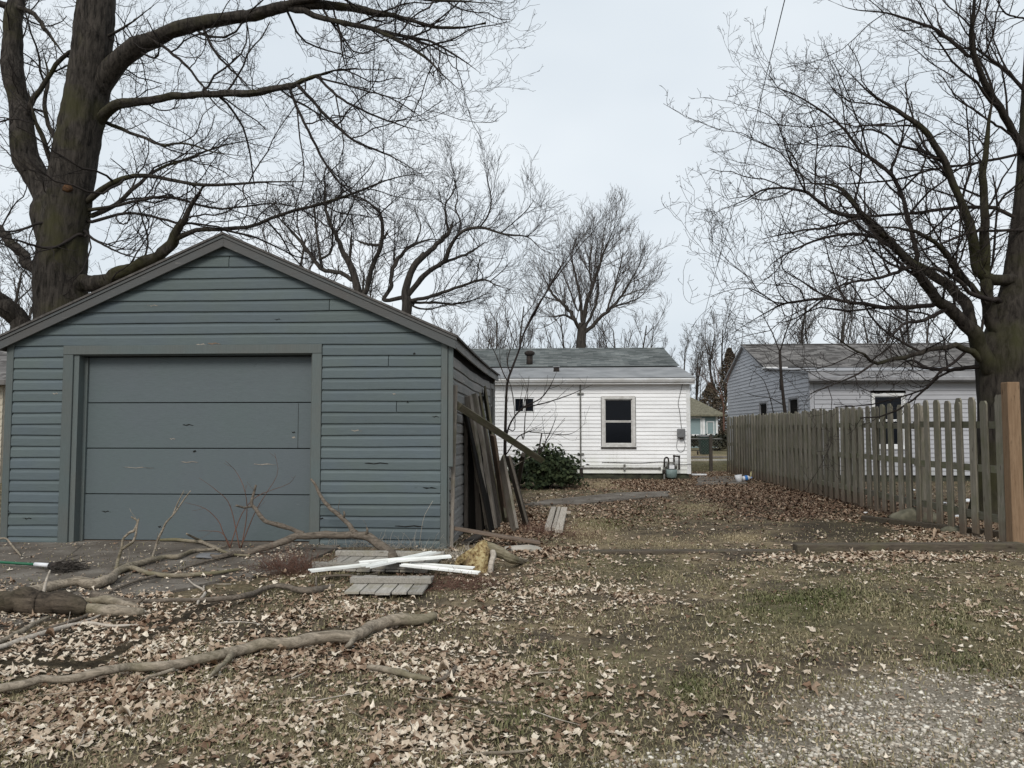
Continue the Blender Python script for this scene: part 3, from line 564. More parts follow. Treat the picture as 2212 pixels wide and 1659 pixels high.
# roof vents
s1 = (3.32 - 2.82) / (24.2 - VWY)
def rooftop(u, v):
    for y in np.arange(21.2, 27.4, .02):
        p = PY(u, v, y); zr_ = 2.82 + s1 * (y - VWY) if y < 24.2 else 3.32 + .9 / 3.2 * (y - 24.2)
        if p[2] <= zr_ + .012: return p
    return p
p = rooftop(1144, 791); V, Fl = tubes(np.array([[p - (0, 0, .05), p + (0, 0, .33)]]), np.array([[.10, .10]]), 14); fv = add('vent_stack', V, Fl, MT['metal_dark'], wrd, True)
V, Fl = tubes(np.array([[p + (0, 0, .34), p + (0, 0, .39), p + (0, 0, .44), p + (0, 0, .49)]]), np.array([[.13, .165, .165, .09]]), 14); add('vent_cap', V, Fl, MT['metal_dark'], fv, True)
p = rooftop(1202, 803); box('roof_vent', p[0] - .085, p[0] + .085, p[1] - .04, p[1] + .16, p[2] - .03, p[2] + .13, MT['metal_dark'], wrd, .01); box('vent_hood', p[0] - .10, p[0] + .10, p[1] - .07, p[1] + .18, p[2] + .13, p[2] + .16, MT['membrane'], wrd, .008)
# cable box with its cable
bx0, bx1, bz0, bz1 = ax(1462, 935), ax(1479, 935), az(946, 1470), az(926, 1470)
cb_ = bevel(box('utility_box', bx0, bx1, VWY - .13, VWY - .017, bz0, bz1, MT['metal_grey'], wh), .02, 2); box('box_lip', bx0 + .02, bx1 - .02, VWY - .137, VWY - .131, bz0 + .02, bz0 + .06, MT['metal_grey'], cb_); box('cable_port', bx0 + .07, bx1 - .06, VWY - .12, VWY - .06, bz0 - .035, bz0 - .001, MT['metal_dark'], cb_)
bxm = (bx0 + bx1) / 2
tube1('cable', [(bxm + .02, VWY - .03, bz1), (bxm - .03, VWY - .03, bz1 + .5), (bxm - .06, VWY - .03, 2.1), (bxm + .06, VWY - .03, 2.62)], .007, MT['wire'], cb_, 5, 20)
tube1('cable_loop', [(bxm + .04, VWY - .05, bz0), (bxm + .11, VWY - .04, bz0 - .16), (bxm + .07, VWY - .03, bz0 - .34), (bxm - .04, VWY - .03, bz0 - .38), (bxm - .12, VWY - .03, bz0 - .26), (bxm - .10, VWY - .04, bz0 - .05)], .007, MT['metal_grey'], cb_, 5, 24)
tube1('low_cable', [(ax(1300), VWY - .03, az(998)), (ax(1380), VWY - .03, az(1000)), (ax(1430), VWY - .03, az(997)), (ax(1470), VWY - .03, az(1003)), (hx1 + .03, VWY - .03, az(1002, 1495))], .008, MT['metal_grey'], wh, 5, 24)
# gas meter
gm = thing('gas_meter', (ax(1449), VWY - .2, 0), 'grey green gas meter with bent pipes on the white house wall', 'gas meter')
gq = lambda u, v: np.array([ax(u, v, VWY - .2), VWY - .2, az(v, u, VWY - .2)])
c = gq(1450.5, 1021); prof = [(0, -.155), (.10, -.150), (.135, -.12), (.15, -.02), (.15, .06), (.13, .085), (.06, .09), (0, .09)]
V = []; n_ = 20
for r, z in prof:
    for j in range(n_): a = j * 2 * math.pi / n_; sx = math.copysign(abs(math.cos(a)) ** .6, math.cos(a)); sy = math.copysign(abs(math.sin(a)) ** .6, math.sin(a)); V.append(c + np.array([r * sx, r * .75 * sy, z]))
Fs = [(i * n_ + j, i * n_ + (j + 1) % n_, (i + 1) * n_ + (j + 1) % n_, (i + 1) * n_ + j) for i in range(len(prof) - 1) for j in range(n_)]
mb = add('meter_body', V, Fs, MT['meter'], gm, True)
box('meter_head', c[0] - .085, c[0] + .085, c[1] - .085, c[1] + .05, c[2] + .085, c[2] + .225, MT['metal_grey'], gm, .012); box('dial_face', c[0] - .065, c[0] + .065, c[1] - .089, c[1] - .086, c[2] + .11, c[2] + .205, MT['white_plastic'], gm)
for k in (-1, 1): tube1('union', [c + (k * .125, 0, .10), c + (k * .125, 0, .25)], .032, MT['galv'], gm, 10)
tube1('inlet_pipe', [gq(1435, 1036), gq(1435, 1000), gq(1435.5, 993), gq(1438, 988.5), gq(1441.5, 988.5), gq(1444, 993), gq(1444.5, 1008)], .022, MT['metal_dark'], gm, 8, 40)
poly_pipe('outlet_pipe', [gq(1456, 1010), gq(1456, 985), gq(1467, 986), gq(1467, 1012)], .023, MT['metal_dark'], gm)
poly_pipe('bypass_pipe', [gq(1440, 1000), gq(1456, 1000)], .02, MT['galv'], gm); tube1('regulator', [gq(1431, 1019), gq(1437, 1019)], .06, MT['metal_dark'], gm, 12)
poly_pipe('riser', [gq(1435, 1038), gq(1435, 1012)], .03, MT['galv'], gm)
# right hand neighbour
RY = 21.0; rx0 = PY(1752, 925, RY)[0]
rax = lambda u, v=925: PY(u, v, RY)[0]
raz = lambda v, u=1900: PY(u, v, RY)[2]
# window behind the fence
gxx = lambda x: (x * .4629 + 2050) / 1.3888
gvv = lambda y: (y * .4629 + 1000) / 1.3888
rw = (rax(gxx(1240)), rax(gxx(1425)), raz(gvv(725)), raz(gvv(405)))
sy = lambda u: PX(u, 880, rx0)[1]
so = []
for (a, b, t, bt) in ((gxx(500), gxx(545), gvv(450), gvv(640)), (gxx(690), gxx(748), gvv(420), gvv(640))):
    y1_, y0_ = sy(a), sy(b); so.append((y0_, y1_, .95, PX(b, t, rx0)[2]))
rh, rwf, rws, rrd, ry0, rz0, rxa, rxb = twin_house('grey_house', 'pale grey sided house with brown grey shingle roof behind the picket fence', rx0, rx0 + 13, RY, 25.3, 28.1, 31.0, 2.93, 3.34, 4.40, MT['vinyl_grey'], MT['shingle_r'], MT['grey_trim'], -1, .118,
    [(rw[0] - .09, rw[1] + .09, rw[2] - .09, rw[3] + .09)], [(a - .08, b + .08, c_ - .08, d + .08) for a, b, c_, d in so], (rx0 + .10, 0))
rwf.window(rh, *rw, .07, MT['white_trim'], MT['glass'])
for s_ in so: rws.window(rh, *s_, .07, MT['grey_trim'], MT['glass'], sill=False)
box('fascia', rxa, rxb, ry0 - .03, ry0 + .002, rz0 - .30, rz0 - .02, MT['grey_trim'], rh); box('gutter', rxa, rxb, ry0 - .13, ry0 - .032, rz0 - .27, rz0 - .15, MT['grey_trim'], rh, .02); box('soffit', rxa, rxb, ry0 + .003, RY - .02, rz0 - .30, rz0 - .28, MT['grey_trim'], rh)
box('gable_eave_return', rxa - .02, rx0 + .6, 25.0, 25.4, 3.30, 3.36, MT['white_trim'], rh); rws.box('gable_vent', 23.5, 23.75, -.004, .03, 2.55, 2.9, MT['metal_dark'], rh)
p = PY(gxx(1478), gvv(170), 25.4); V, Fl = tubes(np.array([[p - (0, 0, .3), p + (0, 0, .22)]]), np.array([[.09, .09]]), 12); fv = add('flue', V, Fl, MT['galv'], rrd, True)
V, Fl = tubes(np.array([[p + (0, 0, .22), p + (0, 0, .28), p + (0, 0, .36), p + (0, 0, .40)]]), np.array([[.10, .15, .15, .07]]), 12); add('flue_cap', V, Fl, MT['galv'], fv, True)
# far teal house and tan house on the left edge
TY = 56
th = thing('teal_house', (PY(1500, 900, TY)[0], TY + 3, 0), 'distant teal sided house with mossy grey roof beyond the lawn', 'house')
tx1 = PY(1550, 925, TY)[0]; tw_ = Wall('x', TY, -1); tx0 = tx1 - 11
box('wall', tx0, tx1, TY, TY + 7, -.1, 2.35, MT['teal'], th); box('corner_trim', tx1 - .12, tx1 + .02, TY - .03, TY + .1, 0, 2.35, MT['white_trim'], th)
add('roof', [(tx0 - .4, TY - .5, 2.25), (tx1 + .5, TY - .5, 2.25), (tx1 - 1.2, TY + 3.5, 3.75), (tx0 - .4, TY + 3.5, 3.75), (tx1 + .5, TY + 7.5, 2.25), (tx0 - .4, TY + 7.5, 2.25), (tx0 - .4, TY - .5, 2.37), (tx1 + .5, TY - .5, 2.37)], [(6, 7, 2, 3), (0, 1, 7, 6), (3, 2, 4, 5), (1, 4, 2), (0, 5, 4, 1)], MT['rock'], th)
tz = lambda v: PY(1525, v, TY)[2]
tw_.window(th, PY(1490, 925, TY)[0], PY(1513, 925, TY)[0], tz(938), tz(904), .1, MT['white_trim'], MT['glass'])
tw_.box('door', PY(1517, 925, TY)[0], PY(1523, 925, TY)[0], 0, .05, .2, tz(903), MT['white_trim'], th); tw_.window(th, PY(1528, 925, TY)[0], PY(1541, 925, TY)[0], tz(937), tz(912), .06, MT['white_trim'], m_glass('blue_tinted_glass', (.05, .11, .15)))
NX = PY(4.5, 900, 19)[0]
nh = thing('tan_house', (NX - 3, 22, 0), 'tan sided neighbour house past the garage and its big tree', 'house')
nw = Wall('x', 19, -1); box('wall', NX - 7, NX, 19.02, 26, -.1, 2.6, MT['tan'], nh)
nw.siding('siding_board', CLAP(.18), .18, .2, 2.55, lambda z: NX - 7, lambda z: NX + .01, MT['tan'], nh)
add('roof', [(NX - 7.4, 18.6, 2.5), (NX + .4, 18.6, 2.5), (NX + .4, 22.5, 4.1), (NX - 7.4, 22.5, 4.1), (NX + .4, 26.4, 2.5), (NX - 7.4, 26.4, 2.5), (NX - 7.4, 18.6, 2.62), (NX + .4, 18.6, 2.62)], [(6, 7, 2, 3), (0, 1, 7, 6), (3, 2, 4, 5), (1, 4, 2), (0, 3, 5), (0, 5, 4, 1)], MT['shingle_r'], nh)
# ------------------------------------------------------------------ picket fence
FX = 5.33
fe = thing('picket_fence', (FX, 17, 0), 'weathered green grey shadowbox picket fence along the yard', 'fence')
def picket_mesh(i):
    r = random.Random(100 + i); w_, h_, t = r.uniform(.128, .142), r.uniform(1.70, 1.76), .019; e = .028
    pts = [(-w_ / 2, 0), (w_ / 2, 0), (w_ / 2, h_ - e * 1.3), (w_ / 2 - e, h_), (-w_ / 2 + e, h_), (-w_ / 2, h_ - e * 1.3)]; n = 6
    V = [(-t / 2, y, z) for y, z in pts] + [(t / 2, y, z) for y, z in pts]
    return npmesh('picket', V, [list(range(n)), list(range(2 * n - 1, n - 1, -1))] + [(i_, i_ + n, (i_ + 1) % n + n, (i_ + 1) % n) for i_ in range(n)], MT['fence'])
PM = [picket_mesh(i) for i in range(6)]
fy, k = 9.60, 0; FEND = 24.6; r = random.Random(5)
while fy < FEND:
    xx = FX - .032 if k % 2 == 0 else FX + .055
    place('picket', PM[r.randrange(6)], (xx + r.uniform(-.004, .004), fy + r.uniform(-.012, .012), .04 + r.uniform(-.03, .03)), fe, (r.uniform(-.012, .012), r.uniform(-.006, .006), r.uniform(-.02, .02)))
    fy += .152; k += 1
yy = 9.46
while yy < FEND:
    y2 = min(yy + 2.42, FEND)
    for zz in (.30, .90, 1.45):
        add('rail', *bar((FX + .012, yy, zz + r.uniform(-.02, .02)), (FX + .012, y2 - .004, zz + r.uniform(-.02, .02)), .062, .088), MT['rail'], fe)
    if yy > 10: place('fence_post', npmesh('fence_post', boxv(-.045, .045, -.045, .045, -.2, 1.74), QB, MT['fence']), (FX + .115, yy, 0), fe)
    yy = y2 + .0
    if y2 >= FEND: break
po = bevel(add('wooden_post', boxv(FX - .085, FX + .055, 9.30, 9.44, -.3, 1.94), QB, MT['newpost']), .006, 1)
tag(po, 'new tan brown square wooden post at the end of the picket fence', 'post')
# low chain link fence past the house corner
ch = thing('chain_link_fence', G(1536, 1018), 'low chain link fence with wooden post between house corner and picket fence', 'fence')
cp = G(1536, 1018); box('gate_post', cp[0] - .05, cp[0] + .05, cp[1] - .05, cp[1] + .05, -.1, 1.16, MT['darkwood'], ch)
tube1('top_rail', [(hx1 + .1, cp[1], 1.05), (cp[0] - .05, cp[1], 1.05)], .02, MT['galv'], ch); tube1('top_rail', [(cp[0] + .05, cp[1], 1.05), (FX + .02, cp[1], 1.05)], .02, MT['galv'], ch)
P = []
for s_ in (-1, 1):
    for a in np.arange(hx1 + .1 - 1.0, FX + 1.0, .09):
        q0, q1 = max(a, hx1 + .1) if s_ > 0 else a, a + 1.0
        a0, a1 = a, a + .98; z0, z1 = (.06, 1.04) if s_ > 0 else (1.04, .06)
        t0 = max(0, (hx1 + .1 - a0) / .98); t1 = min(1, (FX - a0) / .98)
        if t1 - t0 > .05: P.append([(a0 + .98 * t0, cp[1], z0 + (z1 - z0) * t0), (a0 + .98 * t1, cp[1], z0 + (z1 - z0) * t1)])
V, Fl = tubes(np.array(P), np.full((len(P), 2), .0022), 3); add('mesh_wire', V, Fl, MT['galv'], ch)

# ------------------------------------------------------------------ trees
def limb_pts(pts, d0=0., d1=0., Y=16.):
    """pts (u,v,width px); depth runs Y+d0 -> Y+d1"""
    n = len(pts); P = []; R = []
    L_ = [0]
    for a, b in zip(pts[:-1], pts[1:]): L_.append(L_[-1] + math.hypot(a[0] - b[0], a[1] - b[1]))
    lw = None
    for i, q in enumerate(pts):
        y = Y + d0 + (d1 - d0) * (L_[i] / L_[-1]) ** 1.15; P.append(PY(q[0], q[1], y)); R.append((q[2] if len(q) > 2 else None, y))
    ws = [x[0] for x in R]; known = [i for i in range(n) if ws[i] is not None]; ws = np.interp(range(n), known, [ws[i] for i in known])
    return np.array(P), np.array([ws[i] * R[i][1] / F / 2 for i in range(n)])
def limb_res(P, R, k):
    Q = catmull(np.column_stack([P, R]), k); return Q[:, :3], np.maximum(Q[:, 3], .003)
def plen(P): return np.linalg.norm(np.diff(P, axis=1), axis=2).sum(1)
def spawn(P, R, dens, ang, Lf, k, rr, wander, trop, rng, t0=.12, t1=1.0, rmax=.05, nmin=1, droop=0.0, upcurl=0.0, flat=1.0):
    """children of N parents: dens per metre"""
    N, kp, _ = P.shape; Ls = plen(P); cnt = np.maximum(nmin, np.floor(Ls * dens * (t1 - t0) + rng.random(N))).astype(int); par = np.repeat(np.arange(N), cnt); Mn = len(par)
    st = np.concatenate([np.arange(c) for c in cnt]); t = t0 + (t1 - t0) * (st + rng.random(Mn)) / np.repeat(cnt, cnt)
    fi = np.clip(t * (kp - 1), 0, kp - 1.001); i = fi.astype(int); f = (fi - i)[:, None]
    p = P[par, i] * (1 - f) + P[par, i + 1] * f; T = nrm(P[par, i + 1] - P[par, i]); pr = R[par, i] * (1 - f[:, 0]) + R[par, i + 1] * f[:, 0]
    q = rng.normal(size=T.shape); q[:, 2] *= flat; q = nrm(q - (q * T).sum(-1, keepdims=True) * T); a = np.radians(ang + rng.normal(size=Mn) * 12)[:, None]
    d = nrm(T * np.cos(a) + q * np.sin(a)); Ln = Lf(t, Ls[par], rng.random(Mn)); r0 = np.minimum(np.minimum(pr * rr, rmax), .012 * Ln + .0015)
    out = [p]; cur = p; drift = rng.normal(size=d.shape) * wander * .6
    for j in range(1, k):
        s_ = j / (k - 1); tz = trop - droop * (1 - s_) + upcurl * s_
        d = nrm(d + rng.normal(size=d.shape) * wander + drift * .5 + np.array([0, 0, 1.0]) * tz); cur = cur + d * (Ln / (k - 1))[:, None]; out.append(cur)
    return np.stack(out, 1), r0[:, None] * np.linspace(1, .45, k)[None, :] ** 1.0
def hi_trunk(P, R, sides, rings, amp, seed):
    Q, Rr = limb_res(P, R, rings); T, A, B = frames(Q[None]); T, A, B = T[0], A[0], B[0]; th_ = np.arange(sides) * 2 * np.pi / sides
    dirs = np.cos(th_)[None, :, None] * A[:, None] + np.sin(th_)[None, :, None] * B[:, None]
    s_ = np.concatenate([[0], np.cumsum(np.linalg.norm(np.diff(Q, axis=0), axis=1))])
    cyl = np.stack([np.broadcast_to(np.cos(th_)[None] * 3.2, (rings, sides)), np.broadcast_to(np.sin(th_)[None] * 3.2, (rings, sides)), np.broadcast_to(s_[:, None] * 1.1, (rings, sides))], -1)
    fur = np.abs(vnoise(cyl, 2.6, seed) - .5) * 2 + .5 * np.abs(vnoise(cyl, 5.3, seed + 1) - .5) * 2; big = fbm(cyl, .45, 3, seed + 2) - .5
    rad = Rr[:, None] * (1 + .35 * big) + amp * (fur - .55)
    V = (Q[:, None] + dirs * rad[..., None]).reshape(-1, 3)
    b = (np.arange(rings - 1) * sides)[:, None]; j = np.arange(sides)[None]; j2 = (j + 1) % sides
    q = np.stack([b + j, b + j2, b + sides + j2, b + sides + j], -1).reshape(-1, 4)
    return V, [q, np.array([np.arange(sides) + (rings - 1) * sides, np.arange(sides)[::-1]])]
def cat(parts):
    V = []; Fd = {}; n = 0
    for v, fl in parts:
        V.append(v)
        for f in fl: Fd.setdefault(f.shape[1], []).append(f + n)
        n += len(v)
    return np.concatenate(V), [np.concatenate(f) for f in Fd.values()]
def attach(l, traces, Y, wk):
    """start a limb on the nearest traced parent so that it grows out of it"""
    pts, d0, d1 = l[0], l[1], l[2]; u0, v0 = pts[0][0], pts[0][1]; best = None
    for (q, yy) in traces:
        for a in range(len(q) - 1):
            for t in np.linspace(0, 1, 7):
                uu, vv = q[a][0] + (q[a + 1][0] - q[a][0]) * t, q[a][1] + (q[a + 1][1] - q[a][1]) * t
                dd_ = math.hypot(uu - u0, vv - v0)
                if best is None or dd_ < best[0]: best = (dd_, uu, vv, yy[a] + (yy[a + 1] - yy[a]) * t)
    pts = [(q[0], q[1], q[2] * wk) for q in filled(pts)]
    if best and best[0] < 75:
        d1 = best[3] - Y + (d1 - d0); d0 = best[3] - Y
        if best[0] > 3: pts = [(best[1], best[2], pts[0][2] * 1.1)] + pts
    n = len(pts); Lc = [0]
    for a, b in zip(pts[:-1], pts[1:]): Lc.append(Lc[-1] + math.hypot(a[0] - b[0], a[1] - b[1]))
    traces.append((pts, [Y + d0 + (d1 - d0) * (x / Lc[-1]) ** 1.15 for x in Lc])); return (pts, d0, d1)
def filled(pts):
    ws = [q[2] if len(q) > 2 else None for q in pts]; kn = [i for i in range(len(pts)) if ws[i] is not None]; ws = np.interp(range(len(pts)), kn, [ws[i] for i in kn]); return [(q[0], q[1], w_) for q, w_ in zip(pts, ws)]
def build_tree(name, label, trunk, limbs, Y, mats, rng, lv, amp=.02, trunk_sides=40, trunk_rings=90, group=None, limb_sides=10, wk=.78, rmin=.0024):
    """trunk/limbs: (pts, d0, d1) pixel traces"""
    P, R = limb_pts(*trunk[:1], *trunk[1:], Y=Y); root = thing(name, (P[0][0], P[0][1], 0), label, 'tree', group)
    V, Fl = hi_trunk(P, R, trunk_sides, trunk_rings, amp, 3); tr = add('trunk', V, Fl, mats[0], root, True)
    K = 22; LP, LR = [], []; tp = filled(trunk[0]); traces = [(tp, [Y + trunk[1]] * len(tp))]
    for l in limbs:
        l = attach(l, traces, Y, wk)
        p_, r_ = limb_pts(*l[:1], *l[1:], Y=Y); p_, r_ = limb_res(p_, r_, K)
        if l[0][-1][2] < 11: r_ = r_ * np.where(np.linspace(0, 1, K) > .72, 1 - (np.linspace(0, 1, K) - .72) / .28 * .75, 1)
        jit = rng.normal(size=p_.shape) * r_[:, None] * .22; jit[:2] = 0; p_ = p_ + jit; LP.append(p_); LR.append(r_)
        if r_[0] > .09: V, Fl = hi_trunk(p_, r_ * (1 + .12 * (rng.random(K) - .5)), 20, 70, amp * min(1, r_[0] / .2), rng.integers(99))
        else: V, Fl = tubes(p_[None], r_[None], limb_sides, True, .05)
        add('limb', V, Fl, mats[0] if r_[0] > .045 else mats[1], root, True)
    LP, LR = np.stack(LP), np.stack(LR)
    grow_crown(root, LP, LR, lv, mats[1], rng, rmin); return root
def grow_crown(root, LP, LR, lv, mat, rng, rmin=.0024, crown_name='crown'):
    cur, cr = LP, LR; parts = []
    for a in lv:
        a = dict(a); sides = a.pop('sides'); cur, cr = spawn(cur, cr, rng=rng, **a); cr = np.maximum(cr, rmin)
        parts.append(tubes(cur, cr, sides, False))
    V, Fl = cat(parts); o = add(crown_name, V, Fl, mat, root, True); o['kind'] = 'stuff'; return o
def LF(a, b, taper=.5): return lambda t, Lp, rn: (a + (b - a) * rn) * (1 - taper * t)
rng = np.random.default_rng(5)
def S(seq, ku, bu, kv, bv): return [(q[0] * ku + bu, q[1] * kv + bv) + tuple(q[2:]) for q in seq]
c7 = lambda seq: S(seq, .3333, 0, .3333, 0)
LMY = 16.5
maple_trunk = ([(140, 1010, 150), (138, 860, 128), (135, 700, 112), (130, 600, 104), (140, 480, 98), (163, 330, 94), (183, 200, 84), (203, 80, 82), (213, -40, 74), (222, -200, 60), (228, -420, 40), (232, -640, 18)], 0, -.5)
ml = [
 ([(118, 540, 74), (95, 440, 72), (60, 320, 68), (35, 200, 60), (30, 100, 50), (38, 0, 44), (44, -150, 34), (50, -330, 18)], .3, 1.5),
 ([(190, 235, 66), (270, 120, 54), (380, 62, 42), (500, 35, 36), (620, 14, 29), (740, 14, 23), (860, 36, 17), (960, 60, 10), (1050, 50, 4)], -.2, -3.5),
 ([(620, 14, 22), (700, 40, 16), (800, 62, 13), (900, 110, 9), (960, 165, 6), (1010, 210, 3)], -1.4, -3.8),
 ([(600, 16, 24), (690, -6, 18), (800, -14, 14), (950, 0, 9), (1085, 8, 4)], -1.4, -5),
 ([(800, 62, 9), (860, 75, 8), (930, 90, 7), (1000, 130, 5), (1040, 160, 3)], -2.2, -3.6),
 ([(205, 265, 36), (240, 235, 28), (330, 213, 23), (450, 203, 19), (560, 200, 18), (640, 180, 14), (680, 165, 11), (740, 150, 6), (830, 152, 3)], -.3, -4),
 ([(640, 180, 11), (700, 245, 9), (760, 300, 7), (850, 340, 5), (915, 380, 3)], -2.4, -3.5),
 ([(625, 190, 9), (650, 250, 8), (690, 330, 7), (725, 385, 6), (760, 420, 5), (830, 500, 3)], -2.2, -2.2),
 ([(685, 165, 8), (740, 215, 7), (830, 258, 5), (930, 290, 3)], -2.9, -4.2),
 ([(690, 168, 6), (770, 190, 5), (850, 215, 4), (935, 270, 2.5)], -2.9, -5.0),
 ([(180, 440, 20), (247, 393, 15), (317, 380, 12), (433, 400, 9), (567, 393, 7), (700, 393, 4)], -.3, -3.2),
 ([(186, 470, 16), (250, 440, 13), (330, 372, 9), (400, 345, 7), (470, 318, 5), (600, 290, 3)], -.3, 1.5),
 ([(180, 620, 44), (260, 590, 38), (330, 562, 34), (372, 520, 28), (400, 470, 22), (425, 425, 18), (440, 398, 14)], -.2, -1.6),
 ([(376, 520, 16), (420, 499, 13), (533, 490, 11), (617, 460, 9), (737, 427, 7), (850, 385, 5), (960, 368, 3)], -1.2, -3.2),
 ([(48, 285, 17), (60, 235, 16), (90, 187, 14), (140, 120, 12), (200, 93, 10), (267, 60, 8), (340, 5, 5)], -1, -2),
 ([(-20, 5, 16), (60, 23, 14), (100, 67, 13), (138, 118, 11)], -1.2, -1.5),
 ([(95, 600, 34), (60, 565, 30), (25, 525, 26), (-20, 480, 20), (-80, 420, 14)], .2, 1),
 ([(110, 780, 56), (60, 715, 54), (15, 665, 50), (-60, 600, 40), (-140, 520, 28)], .2, -1.2),
 ([(187, 360, 22), (215, 290, 20), (234, 190, 18), (250, 130, 15), (268, 108, 11), (330, 95, 7), (400, 50, 4)], .3, 1.5),
 ([(222, 262, 12), (300, 293, 9), (350, 313, 8), (400, 310, 6), (470, 330, 4), (560, 340, 2.5)], -.3, -3.2),
 ([(178, 493, 9), (213, 523, 7), (273, 551, 4), (330, 560, 2.5)], -.6, -1.5),
 ([(187, 455, 11), (270, 440, 9), (360, 425, 8), (470, 450, 6), (600, 440, 4), (720, 470, 2.5)], -.4, -2.5),
 ([(195, 480, 10), (280, 460, 8), (380, 480, 7), (470, 490, 5), (560, 520, 3)], -.4, -2.0),
 ([(170, 350, 16), (120, 300, 13), (95, 230, 12), (105, 170, 9), (90, 100, 6)], .4, 1.8),
 ([(115, 470, 14), (118, 400, 12), (100, 320, 14), (75, 255, 12), (60, 190, 8)], -.3, -1.3),
 ([(208, 75, 34), (200, 20, 26), (170, -60, 22), (130, -180, 14)], 0, 1.2),
 ([(180, 510, 8), (100, 480, 8), (30, 500, 6), (-40, 490, 4)], -.8, -1.8),
 ([(175, 505, 9), (110, 535, 8), (40, 520, 6), (-20, 505, 4)], -.7, -2.2),
 ([(440, 62, 9), (470, 120, 7), (520, 170, 5), (560, 215, 3)], -.9, -1.2),
 ([(330, 85, 10), (390, 130, 8), (430, 175, 6), (470, 230, 4), (520, 260, 2.5)], -.6, -1.8),
 ([(720, 20, 6), (735, 80, 5), (742, 130, 4), (760, 170, 3)], -2, -2.4),
]
MLV = [dict(dens=3.9, ang=46, Lf=lambda t, Lp, rn: (.55 + 2.0 * rn * rn) * (1.2 - .55 * t), k=9, rr=.6, wander=.21, trop=.02, t0=.14, rmax=.03, upcurl=.10, droop=.06, sides=5),
       dict(dens=5.6, ang=46, Lf=LF(.30, .95), k=6, rr=.62, wander=.20, trop=.03, t0=.15, rmax=.011, upcurl=.10, sides=4),
       dict(dens=8.2, ang=48, Lf=LF(.14, .42), k=5, rr=.7, wander=.24, trop=.04, t0=.18, rmax=.0046, upcurl=.12, sides=3),
       dict(dens=8.5, ang=50, Lf=LF(.06, .15), k=3, rr=.8, wander=.25, trop=.08, t0=.25, rmax=.0030, sides=3)]
mt_ = build_tree('maple_tree', 'huge furrowed bare maple tree rising behind the garage roof', maple_trunk, ml, LMY, (MT['bark_maple'], MT['twig']), rng, MLV, .035, 64, 190)
pc = PY(139, 402, LMY - .62); V, Fl = tubes(np.array([[pc + (0, .14, -.02), pc + (.01, .055, 0)]]), np.array([[.12, .09]]), 14, True, .12); add('pruning_scar', V * [1, 1, 1], Fl, MT['cut'], mt_)
